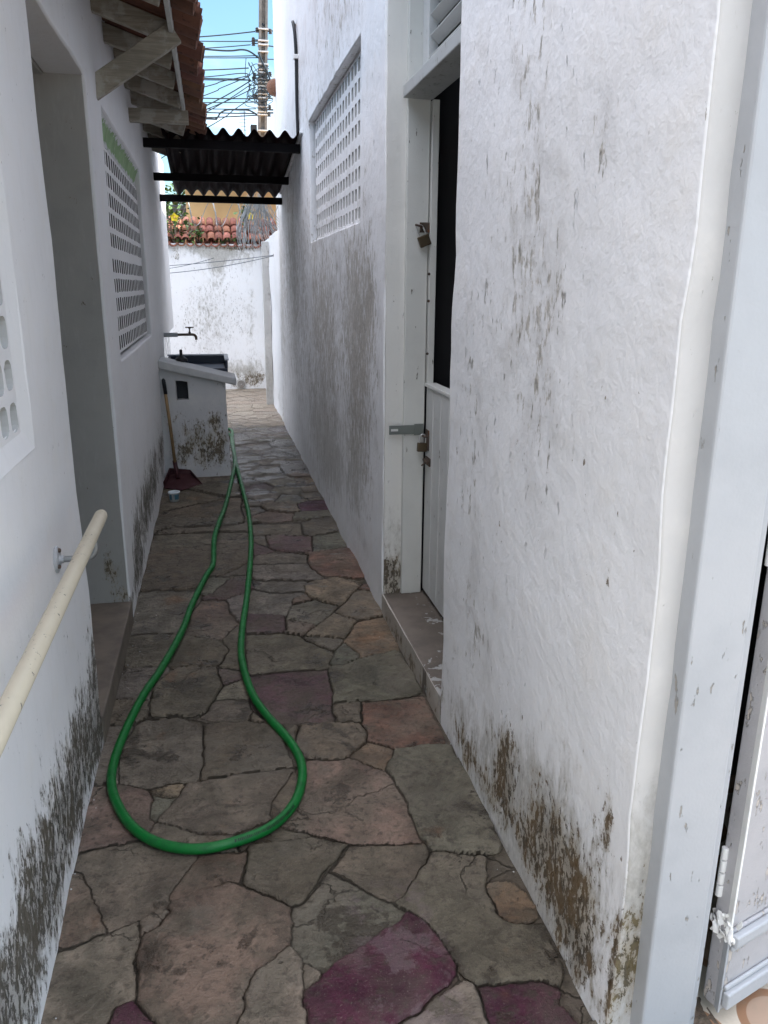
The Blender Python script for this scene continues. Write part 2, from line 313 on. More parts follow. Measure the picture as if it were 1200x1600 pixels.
# traced shapes of the paving stones, the hose and the cables, in metres
STONES=[
('p',[(-0.407,1.846),(-0.332,1.641),(-0.418,1.611),(-0.426,1.777),(-0.415,1.851)]),
('g',[(-0.414,1.935),(-0.285,1.956),(-0.126,1.876),(-0.131,1.852),(-0.191,1.722),(-0.326,1.64),(-0.396,1.84)]),
('g',[(-0.423,1.611),(-0.324,1.63),(-0.256,1.656),(-0.248,1.563),(-0.249,1.446),(-0.294,1.444),(-0.304,1.383),(-0.318,1.299),(-0.418,1.32),(-0.414,1.41)]),
('P',[(-0.289,1.419),(-0.251,1.435),(-0.206,1.375),(-0.169,1.34),(-0.165,1.268),(-0.306,1.296)]),
('p',[(-0.245,1.654),(-0.178,1.682),(-0.202,1.639),(-0.235,1.618)]),
('p',[(-0.159,1.716),(-0.031,1.742),(0.105,1.64),(0.112,1.547),(0.093,1.506),(0.024,1.452),(-0.036,1.333),(-0.061,1.246),(-0.149,1.264),(-0.2,1.377),(-0.234,1.432),(-0.24,1.555),(-0.226,1.596),(-0.198,1.624)]),
('g',[(0.1,1.499),(0.112,1.429),(0.111,1.298),(0.104,1.212),(-0.052,1.244),(-0.027,1.331),(0.031,1.445)]),
('p',[(-0.119,1.864),(0.018,1.847),(-0.003,1.741),(-0.035,1.747),(-0.164,1.723),(-0.183,1.723)]),
('m',[(0.03,1.871),(0.131,1.871),(0.203,1.87),(0.295,1.817),(0.241,1.754),(0.144,1.656),(0.11,1.641),(0.002,1.735),(0.023,1.841)]),
('Gr',[(0.122,1.615),(0.23,1.719),(0.302,1.651),(0.382,1.555),(0.373,1.532),(0.313,1.514),(0.27,1.477),(0.169,1.414),(0.124,1.457),(0.12,1.529)]),
('m',[(0.24,1.727),(0.304,1.805),(0.407,1.794),(0.49,1.788),(0.499,1.747),(0.445,1.671),(0.391,1.61),(0.353,1.611),(0.304,1.66)]),
('G',[(0.506,1.745),(0.546,1.737),(0.644,1.697),(0.592,1.578),(0.592,1.504),(0.627,1.458),(0.682,1.438),(0.687,1.362),(0.672,1.297),(0.511,1.336),(0.494,1.359),(0.442,1.51),(0.383,1.587)]),
('o',[(0.64,1.586),(0.676,1.575),(0.69,1.507),(0.676,1.487),(0.644,1.489)]),
('P',[(0.396,1.54),(0.451,1.454),(0.465,1.38),(0.425,1.34),(0.341,1.301),(0.271,1.279),(0.239,1.241),(0.21,1.19),(0.128,1.207),(0.131,1.375),(0.186,1.41),(0.313,1.514)]),
('g',[(0.352,1.254),(0.482,1.303),(0.492,1.281),(0.491,1.215),(0.481,1.134),(0.26,1.18),(0.285,1.232)]),
('P',[(0.514,1.297),(0.646,1.295),(0.656,1.274),(0.643,1.239),(0.66,1.193),(0.658,1.098),(0.487,1.133)]),
('L',[(0.126,1.435),(0.156,1.416),(0.15,1.39),(0.132,1.382),(0.122,1.402)]),
('p',[(0.212,2.233),(0.363,2.225),(0.465,2.129),(0.496,1.993),(0.489,1.801),(0.292,1.831),(0.263,1.855),(0.171,1.904),(0.119,1.943),(0.153,2.01),(0.19,2.081)]),
('G',[(0.528,2.237),(0.683,2.245),(0.704,2.092),(0.699,1.869),(0.691,1.729),(0.625,1.716),(0.513,1.765),(0.499,1.816),(0.502,1.992),(0.475,2.117),(0.497,2.187)]),
('t',[(0.22,2.469),(0.301,2.474),(0.433,2.435),(0.455,2.371),(0.438,2.314),(0.383,2.266),(0.298,2.257),(0.245,2.294),(0.205,2.348)]),
('o',[(0.391,2.264),(0.45,2.311),(0.501,2.265),(0.495,2.21),(0.454,2.163),(0.417,2.203)]),
('r',[(0.481,2.58),(0.686,2.563),(0.689,2.263),(0.533,2.259),(0.453,2.323),(0.454,2.435)]),
('b',[(0.373,2.587),(0.467,2.583),(0.445,2.463),(0.362,2.471)]),
('G',[(0.39,2.874),(0.684,2.958),(0.694,2.621),(0.646,2.591),(0.369,2.593)]),
('Pm',[(0.065,2.872),(0.366,2.856),(0.363,2.687),(0.356,2.472),(0.222,2.49),(0.131,2.517),(0.081,2.603),(0.071,2.725)]),
('o',[(0.576,3.286),(0.71,3.319),(0.69,2.987),(0.533,2.951),(0.488,3.11)]),
('Gr',[(0.491,3.09),(0.528,2.964),(0.479,2.92),(0.409,2.916),(0.43,3.008)]),
('t',[(0.34,3.213),(0.492,3.423),(0.574,3.309),(0.487,3.137)]),
('g',[(0.324,3.196),(0.475,3.119),(0.43,3.039),(0.38,3.08)]),
('t',[(0.502,3.444),(0.641,3.693),(0.706,3.68),(0.703,3.358),(0.588,3.336)]),
('t',[(0.392,3.814),(0.579,3.891),(0.701,3.782),(0.533,3.526),(0.409,3.642)]),
('Gr',[(0.3,3.539),(0.404,3.601),(0.52,3.504),(0.39,3.316),(0.278,3.404)]),
('r',[(0.286,3.666),(0.378,3.682),(0.404,3.601),(0.31,3.586)]),
('l',[(0.119,3.812),(0.369,3.754),(0.291,3.549),(0.262,3.46),(0.099,3.515)]),
('Pm',[(0.092,3.493),(0.246,3.448),(0.245,3.273),(0.083,3.277)]),
('m',[(0.077,3.265),(0.315,3.198),(0.423,3.009),(0.375,2.882),(0.084,2.89),(0.062,2.967)]),
('p',[(0.269,3.369),(0.378,3.289),(0.325,3.209),(0.25,3.258)]),
('p',[(-0.164,3.59),(-0.104,3.691),(-0.018,3.683),(0.041,3.384),(-0.044,3.228),(-0.183,3.323)]),
('l',[(-0.012,3.681),(0.085,3.757),(0.082,3.542),(0.047,3.39)]),
('Pm',[(-0.105,3.733),(0.006,3.945),(0.11,3.972),(0.13,3.837),(-0.018,3.691),(-0.07,3.701)]),
('Gr',[(-0.093,4.011),(-0.0,3.974),(-0.073,3.787),(-0.133,3.799)]),
('l',[(-0.404,3.878),(-0.149,3.811),(-0.161,3.621),(-0.201,3.354),(-0.417,3.369),(-0.424,3.672)]),
('g',[(-0.416,3.348),(-0.21,3.308),(-0.247,3.046),(-0.402,3.053),(-0.418,3.2)]),
('m',[(-0.196,3.305),(-0.044,3.222),(-0.01,3.132),(-0.056,3.026),(-0.244,3.028)]),
('b',[(-0.036,3.233),(0.043,3.362),(0.068,3.266),(0.053,2.941),(-0.033,2.981),(-0.005,3.131)]),
('m',[(-0.294,2.9),(-0.179,2.987),(-0.057,2.951),(-0.036,2.817),(-0.102,2.622),(-0.277,2.647),(-0.302,2.75)]),
('Pm',[(-0.044,2.954),(0.042,2.926),(0.055,2.868),(-0.028,2.821)]),
('L',[(-0.026,2.81),(0.06,2.857),(0.065,2.701),(-0.063,2.717)]),
('g',[(-0.068,2.704),(0.057,2.684),(0.056,2.563),(0.01,2.55),(-0.102,2.608)]),
('l',[(-0.405,3.031),(-0.265,3.004),(-0.317,2.753),(-0.426,2.794),(-0.416,2.94)]),
('b',[(-0.424,2.775),(-0.318,2.739),(-0.342,2.59),(-0.426,2.607)]),
('g',[(-0.341,2.581),(-0.199,2.592),(-0.108,2.509),(-0.111,2.221),(-0.16,2.21),(-0.264,2.198),(-0.359,2.24),(-0.369,2.436)]),
('m',[(-0.095,2.519),(0.057,2.527),(0.161,2.468),(0.186,2.221),(0.047,2.224),(-0.105,2.223)]),
('g',[(-0.144,2.197),(0.058,2.211),(0.181,2.211),(0.104,2.057),(0.094,1.974),(-0.012,1.93),(-0.113,1.954),(-0.221,2.021),(-0.18,2.133)]),
('Gr',[(-0.253,2.147),(-0.186,2.134),(-0.232,2.032),(-0.247,2.037)]),
('t',[(-0.258,2.194),(-0.16,2.2),(-0.181,2.142),(-0.251,2.157)]),
('p',[(-0.437,2.24),(-0.342,2.227),(-0.262,2.175),(-0.251,2.044),(-0.222,1.957),(-0.354,1.946),(-0.43,1.961)]),
('l',[(-0.436,2.583),(-0.349,2.574),(-0.374,2.441),(-0.365,2.242),(-0.435,2.252),(-0.431,2.377)]),
('g',[(-0.282,1.963),(-0.22,2.012),(-0.113,1.945),(-0.018,1.923),(-0.011,1.861),(-0.123,1.878)]),
('b',[(0.108,2.04),(0.187,2.189),(0.191,2.096),(0.12,1.949),(0.103,1.967)]),
('m',[(0.167,2.479),(0.212,2.462),(0.201,2.345),(0.21,2.248),(0.191,2.227),(0.166,2.372)]),
('b',[(0.068,2.569),(0.081,2.594),(0.13,2.504),(0.155,2.477),(0.066,2.534)]),
('m',[(0.002,1.928),(0.093,1.966),(0.167,1.9),(0.255,1.849),(0.204,1.878),(0.132,1.879),(0.034,1.878),(-0.001,1.872)]),
('r',[(0.483,4.325),(0.725,4.325),(0.708,3.896),(0.678,3.843),(0.604,3.896),(0.517,3.913),(0.446,4.068)]),
('Gr',[(0.541,4.609),(0.68,4.69),(0.728,4.681),(0.715,4.449),(0.511,4.366)]),
('m',[(0.5,4.893),(0.701,5.066),(0.716,4.71),(0.563,4.658),(0.487,4.699)]),
('Pm',[(0.257,4.716),(0.533,4.611),(0.503,4.368),(0.39,4.366),(0.263,4.461)]),
('g',[(0.166,4.339),(0.47,4.281),(0.448,4.152),(0.172,4.184)]),
('l',[(0.164,4.164),(0.446,4.131),(0.514,3.894),(0.385,3.9),(0.172,3.941)]),
('l',[(0.138,3.928),(0.394,3.86),(0.391,3.768),(0.332,3.709),(0.229,3.711),(0.146,3.816)]),
('Pm',[(0.164,4.604),(0.267,4.413),(0.159,4.352)]),
('r',[(0.656,3.717),(0.706,3.771),(0.712,3.697)]),
('g',[(-0.407,4.842),(-0.068,4.818),(-0.08,4.6),(-0.412,4.566)]),
('b',[(-0.41,4.542),(-0.072,4.574),(0.159,4.58),(0.149,4.297),(-0.096,4.022),(-0.177,3.924),(-0.406,3.905),(-0.412,4.212)]),
('b',[(0.177,4.705),(0.249,4.718),(0.259,4.511),(0.18,4.601)]),
('t',[(0.621,3.873),(0.688,3.822),(0.691,3.765),(0.618,3.855)]),
('g',[(-0.06,4.83),(0.165,4.787),(0.157,4.605),(-0.068,4.598)]),
('b',[(0.172,4.759),(0.471,4.702),(0.492,4.894),(0.181,4.953)]),
('g',[(-0.409,4.869),(-0.407,5.093),(0.166,4.985),(0.167,4.815),(-0.068,4.859)])]
HOSE= [(0.138, 8.296), (0.119, 7.763), (0.125, 6.865), (0.08, 6.152), (0.018, 5.398), (-0.031, 4.869), (-0.06, 4.547), (-0.068, 4.206), (-0.105, 4.01), (-0.169, 3.624), (-0.205, 3.333), (-0.269, 3.001), (-0.326, 2.775), (-0.367, 2.534), (-0.386, 2.344), (-0.377, 2.204), (-0.335, 2.072), (-0.282, 1.976), (-0.208, 1.907), (-0.113, 1.869), (-0.018, 1.876), (0.081, 1.916), (0.153, 1.997), (0.195, 2.106), (0.205, 2.225), (0.177, 2.364), (0.113, 2.546), (0.069, 2.721), (0.045, 2.997), (0.054, 3.248), (0.096, 3.697), (0.133, 4.167), (0.159, 4.632), (0.168, 5.205), (0.152, 5.929), (0.132, 6.733), (0.129, 7.439), (0.129, 7.933)]
WIRES= [[(-0.03, 6.76), (1.25, 6.95)], [(-0.03, 6.68), (1.3, 6.76)], [(-0.06, 6.53), (1.14, 6.68)], [(-0.06, 6.53), (0.63, 6.53), (0.94, 6.57), (1.12, 6.54), (1.33, 6.41)], [(-0.07, 6.38), (1.29, 6.47)], [(-0.07, 6.35), (1.29, 6.43)], [(-0.08, 6.1), (1.08, 6.21)], [(-0.11, 5.95), (0.88, 6.09), (1.1, 6.07)], [(-0.11, 5.91), (1.03, 5.96)], [(-0.11, 5.94), (0.76, 5.97), (1.11, 5.96)], [(-0.01, 5.75), (0.45, 5.9), (1.1, 6.06)], [(0.02, 5.58), (0.44, 5.77), (1.08, 6.04)], [(-0.03, 5.33), (1.11, 5.95)], [(0.0, 5.28), (1.23, 5.83)], [(0.0, 5.21), (1.15, 5.9)], [(-0.02, 5.54), (1.22, 5.59)], [(-0.03, 5.45), (1.22, 5.52)], [(-0.03, 5.32), (1.21, 5.38)], [(0.0, 5.25), (1.21, 5.28)], [(-0.02, 5.12), (0.29, 5.13), (0.41, 5.26), (0.57, 5.33), (0.85, 5.34), (1.05, 5.34), (1.23, 5.26)], [(0.1, 4.94), (0.73, 5.35), (1.14, 5.61)], [(-0.0, 5.14), (1.25, 5.25)], [(1.53, 7.09), (1.74, 6.94)], [(1.51, 6.41), (1.76, 6.42)], [(1.48, 5.61), (1.74, 5.61)], [(1.47, 5.37), (1.73, 5.38)], [(1.47, 5.3), (1.73, 5.32)], [(1.52, 6.69), (1.77, 6.67)], [(1.52, 5.79), (1.74, 5.68)]]
L=-.435; RX=.72
# ================================================================ materials
Lm=[(2.44,.21,.13,.24,.90),(2.12,.20,.22,.18,.84),(1.76,.20,.24,.19,.84),(1.42,.20,.22,.18,.84),(1.1,.18,.25,.17,.8),(3.95,.22,.20,.2,.84),(4.55,.26,.42,.2,.84),(5.3,.28,.4,.2,.76),(6.1,.28,.4,.2,.74),(2.4,.09,.3,.07,.4),(3.0,.085,.6,.035,.85),(3.75,.08,.5,.1,.3)]
Lg=[(1.8,.28,.9,.26,.5),(4.6,.3,1.4,.3,.62),(7.5,.3,2,.5,.5)]
M_left=plaster('white_plaster_left',mouldcol=(.020,.016,.010),halocol=(.20,.18,.15),base=(.83,.82,.82),blobs=Lm,grime=Lg,fleck=.80,bump=.6,cracks=False)
Rm=[(1.135,.22,.022,.17,.95),(1.76,.24,.095,.16,1.0),(1.60,.12,.06,.08,.4),(1.43,.20,.17,.19,1.0),(1.29,.12,.12,.17,.60),(1.215,.45,.022,.09,.68),(2.12,.09,.16,.08,.5),(2.40,.2,.05,.14,.5),(1.9,.1,.25,.07,.42),(1.27,.42,.05,.06,.3)]
Rg=[(1.85,.12,.55,.24,.85),(1.42,.22,.30,.34,.85),(1.80,1.50,.18,.30,.50),(2.0,1.75,.15,.2,.3),(4.15,.55,.28,.34,.72),(4.9,.4,.6,.35,.62),(5.8,.5,.9,.6,.72),(7.3,1.5,.55,1.3,.75),(8.6,1.5,.5,1.7,.85),(4.5,1.3,1.2,.6,.5),(6.4,3.0,.5,.5,.45),(2.3,1.0,.12,.9,.2),(1.55,1.15,.3,.12,.22)]
M_right=plaster('white_plaster_right',base=(.88,.88,.89),blobs=Rm,grime=Rg,fleck=.655,bump=1.25,ripple=.2,mouldcol=(.034,.020,.007),fsc=(38,38,15),fadd=.06,fleckcol=(.50,.46,.40),flakes=[(1.80,1.52,.20,.36,.78),(2.15,1.2,.2,.8,.62),(1.65,1.15,.16,.4,.5),(1.85,2.15,.35,.4,.6),(3.9,1.2,.5,1.0,1.0),(5.2,1.2,1.2,1.0,1.0),(7.5,1.5,1.5,1.5,1.0),(4.8,3.0,1.8,.6,.8),(1.9,.5,.4,.3,.5),(1.45,1.78,.09,.12,.7)])
M_rev=plaster('reveal_plaster',base=(.76,.75,.71),axis='x',blobs=[(.8,.14,.12,.14,.75),(.74,.2,.05,.16,.5)],grime=[(.8,.3,.2,.35,.6)],fleck=.70,bump=1.)
M_far=plaster('far_plaster',base=(.84,.84,.84),axis='x',blobs=[(-.47,1.88,.07,.1,.62),(.35,.13,.25,.12,.6),(.6,.15,.15,.12,.6),(.1,2.0,.5,.035,.45),(.45,2.02,.3,.05,.6)],grime=[(.1,1.75,.12,.35,.55),(-.2,1.2,.4,.6,.40),(.4,.25,.5,.2,.7),(.3,1.9,.5,.2,.62),(.55,1.1,.12,.8,.45),(-.1,2.0,.5,.1,.7),(.1,.8,.5,.5,.35)],fleck=.66,bump=1.3,gk=.75,flakes=[(0,1,.9,1.2,.6)])
M_bound=plaster('boundary_plaster',base=(.85,.85,.86),blobs=[(8.95,.15,.2,.2,.5)],grime=[(8.8,1.0,.2,1.2,.62),(9.5,.2,.6,.25,.6)],fleck=.69,bump=1.2)
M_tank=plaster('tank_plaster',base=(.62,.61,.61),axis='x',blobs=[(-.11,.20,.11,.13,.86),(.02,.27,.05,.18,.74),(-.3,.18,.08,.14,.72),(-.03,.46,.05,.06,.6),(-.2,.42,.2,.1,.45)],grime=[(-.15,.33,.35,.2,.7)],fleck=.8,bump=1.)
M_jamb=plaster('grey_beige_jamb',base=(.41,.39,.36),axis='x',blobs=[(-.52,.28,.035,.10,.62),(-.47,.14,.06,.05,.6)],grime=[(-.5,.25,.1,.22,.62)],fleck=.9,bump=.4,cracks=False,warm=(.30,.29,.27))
M_int=Mat('interior_dark',rough=.9).set(col=(.05,.05,.055))  # near-black paint stands in for the shade inside rooms and recesses
def paint(name,c,rough=.5,chips=.72,chipcol=(.20,.17,.13),bump=.5,metal=0,spec=.5,dirt=.3,k=1.):
    M=Mat(name,rough=rough,spec=spec,metal=metal); n=M.noise((60*k,60*k,20*k),5,.6); m=M.noise(6*k,4,.6); f=M.noise(150*k,3,.5)
    cc=M.mix(m.ss(.4,.75)*dirt,c,tuple(v*.72 for v in c)); ch=(n+(m-.5)*.3).ss(chips,chips+.03); cc=M.mix(ch,cc,chipcol)
    return M.set(cc,rough=m.ss(.3,.7,rough*.85,min(1,rough*1.25)),h=m*.3+f*.1-ch*.5,dist=.003*bump)
M_frame=paint('frame_paint',(.43,.445,.465),.5,.675,(.33,.31,.28),1.5)
M_jambwood=paint('jamb_board_paint',(.66,.665,.63),.5,.68,(.22,.20,.17),1.6)
M_leaf=paint('door_paint',(.62,.63,.62),.45,.69,(.2,.18,.15),1.2)
M_leafedge=paint('leaf_edge_paint',(.84,.84,.82),.5,.66,(.45,.38,.30),2.5)
M_leaf2=paint('weathered_panel_paint',(.44,.43,.44),.5,.61,(.52,.47,.42),3.5,dirt=.6)
M_white=paint('white_paint',(.78,.78,.76),.5,.74,(.4,.37,.33),1)
M_tile_white=paint('white_glaze',(.82,.83,.84),.25,.78,(.5,.48,.45),.5)
def wood(name,c,c2,k=(4,45,70),rough=.8,patch=None):
    M=Mat(name,rough=rough,spec=.25); g=M.noise(k,6,.65,dist=.4); m=M.noise(5,4,.6); saw=M.noise(tuple(v*2.2 for v in k),3,.6)
    cc=M.mix(g.ss(.3,.7),c,c2); cc=M.mix(m.ss(.5,.7)*.5,cc,tuple(v*.5 for v in c)); 
    if patch: cc=M.mix(M.noise(9,5,.6,off=(4,4,4)).ss(.5,.6)*.6,cc,patch)
    return M.set(cc,h=g*.6+saw*.4,dist=.006)
M_rafter=wood('weathered_rafter',(.40,.36,.29),(.24,.215,.17),patch=(.50,.48,.43))
M_fascia=paint('fascia_paint',(.50,.50,.47),.7,.66,(.25,.2,.15),1)
def clay(name,a,b,dark):
    M=Mat(name,rough=.85,spec=.2); s=M.attr('stone'); m=M.noise(8,5,.65); f=M.noise(60,4,.6); n=M.noise(24,4,.6,off=(3,1,5))
    cc=M.mix(m.ss(.35,.65),a,b); cc=M.mix(n.ss(.55,.68)*.65,cc,dark); cc=M.mix(1.0,cc,s,'MULTIPLY')
    return M.set(cc,h=m*.5+f*.3,dist=.004)
M_tile=clay('clay_tile',(.22,.11,.07),(.15,.08,.058),(.045,.036,.03))
M_tile2=clay('faded_clay_tile',(.42,.18,.115),(.28,.125,.085),(.08,.065,.05))
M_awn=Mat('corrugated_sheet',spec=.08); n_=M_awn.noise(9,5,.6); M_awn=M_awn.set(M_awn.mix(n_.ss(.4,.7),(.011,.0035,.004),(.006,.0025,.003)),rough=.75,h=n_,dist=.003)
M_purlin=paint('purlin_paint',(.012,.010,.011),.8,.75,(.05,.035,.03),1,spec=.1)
M_green=Mat('green_wash',rough=.7)
gn=M_green.noise((30,9,14),5,.6,dist=1.0); gm=M_green.noise(6,3,.5)
ge=M_green.noise((8,34,20),4,.6,dist=.8,off=(3,3,3)); wht=((M_green.z-2.196).abs()+(ge-.5)*.075).ss(.034,.040)
M_green=M_green.set(M_green.mix(wht,M_green.mix(gn.ss(.55,.75)*.5,M_green.mix(gm.ss(.3,.7),(.30,.44,.22),(.22,.34,.16)),(.5,.55,.42)),(.66,.66,.66)),h=gn+wht*.5,dist=.006)
M_cream=paint('cream_enamel',(.52,.46,.35),.46,.66,(.12,.11,.10),.12,k=1.6,dirt=.25)
M_steel=Mat('grey_steel',rough=.45,metal=.8).set(col=(.32,.33,.33))
M_rust=paint('rusty_steel',(.10,.075,.06),.6,.55,(.16,.07,.035),2,metal=.4)
M_brass=paint('old_brass',(.10,.075,.045),.45,.62,(.05,.04,.03),1,metal=.6)
M_hasp=paint('hasp_paint',(.17,.19,.175),.45,.74,(.1,.07,.05),1,metal=.2)
M_shack=Mat('shackle_steel',rough=.35,metal=.9).set(col=(.62,.62,.62))
M_black=Mat('black_plastic',rough=.45).set(col=(.015,.015,.017))
Mh=Mat('green_hose_rubber',rough=.45,spec=.35); hn=Mh.noise(30,4,.6); M_hose=Mh.set(Mh.mix(hn.ss(.45,.75)*.5,(.002,.135,.022),(.008,.075,.022)),rough=hn.ss(.3,.7,.33,.55),h=Mh.noise(180,3,.5),dist=.0008)
M_hosemark=Mat('hose_print',rough=.6).set(col=(.002,.008,.004))
M_red=paint('dark_red_plastic',(.045,.006,.010),.6,.8,(.2,.1,.1),.4,dirt=.5)
M_stick=wood('bamboo_handle',(.36,.24,.12),(.25,.16,.08),k=(60,60,5),rough=.5)
Mc=Mat('tub_print',rough=.35); cw=Mc.vor((90,90,45)).ss(.25,.4); zz=Mc.z.ss(.018,.020)*Mc.z.ss(.056,.058,1.,0.); sd_=Mc.noise((30,30,3),2,.5).ss(.48,.52)
M_cup=Mc.set(Mc.mix(zz*(sd_*.85),(.72,.76,.78),(.06,.30,.48)))
Mt=Mat('blue_black_tub',rough=.35); M_tub=Mt.set(col=(.02,.024,.045)); M_rim=Mat('tub_rim',rough=.3).set(col=(.36,.40,.46))
M_slab=plaster('slab_cement',base=(.50,.50,.50),axis='x',fleck=.78,bump=.7,cracks=False)
Mk=Mat('pole_concrete',rough=.85); kn=Mk.noise(12,5,.6); M_pole=Mk.set(Mk.mix(kn.ss(.35,.7),(.20,.19,.18),(.13,.125,.12)),h=kn,dist=.01)
M_strap=Mat('strap_metal',rough=.5,metal=.3).set(col=(.62,.62,.62))
M_wire=Mat('wire_black',rough=.6).set(col=(.02,.035,.05)); M_wirethin=Mat('wire_grey',rough=.6).set(col=(.08,.10,.12))
M_galv=Mat('galvanised_wire',rough=.5,metal=.5).set(col=(.36,.37,.37))
M_orange=Mat('ochre_paint',rough=.8); on=M_orange.noise(2,4,.6); M_orange=M_orange.set(M_orange.mix(on.ss(.3,.7),(.80,.50,.24),(.72,.43,.20)),h=on,dist=.01)
M_roofgrey=paint('grey_roof',(.10,.10,.11),.7,.7,(.2,.2,.2),1)
def leafmat(name,a,b):
    M=Mat(name,rough=.55,spec=.3); s=M.attr('stone'); n=M.noise(14,3,.6); return M.set(M.mix(1.0,M.mix(n.ss(.35,.65),a,b),s,'MULTIPLY'))
M_fol=leafmat('leaf_green',(.10,.17,.035),(.05,.10,.03)); M_petal=Mat('yellow_petal',rough=.6).set(col=(.80,.60,.03)); M_twig=Mat('dry_twig',rough=.9).set(col=(.20,.17,.14))
M_clay=paint('nest_mud',(.22,.11,.07),.9,.6,(.34,.30,.27),3)
M_drain=paint('drain_white',(.46,.45,.42),.6,.68,(.3,.27,.22),1)

M_hole=paint('slot_side_grey',(.15,.145,.135),.8,.8); M_hole2=paint('slot_side_pale',(.58,.575,.56),.8,.8)  # slot side faces, darker than the panel fronts
def holes(ob,m,mat):
    ob.data.materials.append(mat)
    for i in m.side: ob.data.polygons[i].material_index=1
# ---- ground and paving
Mg=Mat('cement_ground',rough=.85); g1=Mg.noise(1.2,5,.6); g2=Mg.noise(30,5,.65); M_ground=Mg.set(Mg.mix(g1.ss(.3,.7),(.16,.155,.14),(.12,.112,.10)),h=g2,dist=.01)
def wetmask(M):
    wn=M.noise((2.2,5,1),5,.6,off=(2,3,0)); reg=M.y.ss(5.0,6.6)*M.y.ss(8.6,9.0,1.,0.)*M.x.ss(-.1,.15)
    return (wn+reg*.17).ss(.64,.67)*M.y.ss(3.9,4.6)
Mj=Mat('joint_mortar',rough=.85); j1=Mj.noise(9,5,.6); j2=Mj.noise(120,4,.6); dry=Mj.y.ss(8.6,9.0)
j3=Mj.noise(2.1,4,.6,off=(6,3,2)).ss(.45,.6); jc=Mj.mix(j1.ss(.35,.65),(.088,.079,.067),(.050,.044,.037)); jc=Mj.mix(j3*.6,jc,(.14,.127,.11)); jc=Mj.mix(dry*.6,jc,(.3,.28,.25)); wj=wetmask(Mj)
M_mortar=Mj.set(Mj.mix(wj*.4,jc,(.03,.03,.03)),rough=wj.ss(0,1,.85,.15),h=j1*.5+j2*.3,dist=.008)
Ms=Mat('flagstone',rough=.6,spec=.26); a=Ms.attr('stone'); al=Ms.attr('stone',3)
pv=Ms.vec(Ms.x+al*37.0,Ms.y+al*19.0,Ms.z)
n0=Ms.noise(2.6,5,.6,v=pv); n1=Ms.noise(9,7,.66,v=pv,dist=.6); n2=Ms.noise(45,5,.65,v=pv); n3=Ms.noise(220,3,.6,v=pv)
warp=Ms.noise((4,8,5),6,.62,v=pv,dist=2.2)
lay=((warp*9.0).floor()*.11)          # flaked slate layers
layf=(warp*9.0).frac(); edge=layf.ss(.0,.07,1.,0.)
kk=Ms.attr('stone',2).ss(.018,.055,.22,1.0)
tone=Ms.noise(5.5,6,.7,v=pv,dist=.8,off=(8,1,3))
c=Ms.mix(1.0,a,Ms.gray(tone.ss(.32,.68,.6,1.5)),'MULTIPLY')
c=Ms.mix(n1.ss(.42,.60)*kk*.55,c,(.095,.088,.070))
c=Ms.mix(n0.ss(.46,.64)*kk*.50,c,(.185,.163,.137))
c=Ms.mix(n2.ss(.50,.66)*.6,c,(.052,.043,.035)); c=Ms.mix(edge*n0.ss(.40,.55)*.75,c,(.024,.020,.016))
c=Ms.mix(n3.ss(.60,.72)*.4,c,(.28,.26,.23))
dp=(Ms.noise(3.4,6,.7,v=pv,off=(5,2,0))).ss(.57,.60); c=Ms.mix(dp*.68,c,(.036,.028,.021))   # damp or mossy patches
rust=(Ms.noise(2.3,5,.65,off=(1,7,0))).ss(.60,.70); c=Ms.mix(rust*.4,c,(.24,.12,.06))
grey=(Ms.noise(1.9,5,.65,off=(6,3,2))).ss(.54,.66); c=Ms.mix(grey*kk*.5,c,(.16,.145,.125))      # cement smeared over stone edges
pu=Ms.noise((13,10,10),6,.7,off=(1,1,1)); isP=Ms.x.ss(.40,.52,1.,0.)*Ms.y.ss(1.0,1.1)*Ms.y.ss(1.6,1.7,1.,0.)*Ms.x.ss(.22,.3)   # pale bloom on the wine stone
c=Ms.mix(isP*pu.ss(.52,.56)*.35,c,(.17,.13,.15))
eg=Ms.attr('edge',2); jn=Ms.noise(60,4,.65); egn=eg+(jn-.5)*.004
jm=egn.ss(.0002,.0030,1.,0.); rim=egn.ss(.001,.013,1.,0.)
c=Ms.mix(rim*.16,c,(.06,.05,.04)); jcol=Ms.mix(n2.ss(.35,.65),(.085,.072,.056),(.038,.031,.024)); jcol=Ms.mix((eg.ss(-.02,-.002,1.,0.))*.8,jcol,(.115,.10,.082)); c=Ms.mix(jm*.85,c,jcol)
dryf=Ms.y.ss(8.5,9.0); c=Ms.mix(dryf*.5,c,(.45,.40,.35))
n3c=Ms.noise(4,5,.6,v=pv,color=True); wv_=Ms.t.nodes.new('ShaderNodeVectorMath'); wv_.operation='MULTIPLY_ADD'
Ms.t.links.new(n3c.k,wv_.inputs[0]); wv_.inputs[1].default_value=(.35,.35,.35); Ms.t.links.new(pv.k,wv_.inputs[2])
ck=Ms.vor(3.6,v=S(Ms.t,wv_.outputs[0]),feature='DISTANCE_TO_EDGE').ss(.0,.016,1.,0.)*n0.ss(.52,.62); c=Ms.mix(ck*.5,c,(.03,.025,.02))
c=Ms.mix(1.0,c,(1.0,.95,.86),'MULTIPLY')
wm=wetmask(Ms); c=Ms.mix(wm*.5,c,(.02,.02,.022))
rg=n1.ss(.3,.7,.45,.75)*(1.0-dp*.5)*(1.0-wm*.80)
M_stone=Ms.set(c,rough=rg,h=(lay*.8+n1*.7+n2*.5+n3*.14+n0*.2-ck*.5-jm*.5)*(1.0-wm*.4),dist=.016)
Mf=Mat('patterned_tile',rough=.35); fx=(Mf.x/.2).frac()-.5; fy=(Mf.y/.2).frac()-.5; rr=(fx*fx+fy*fy).pow(.5)
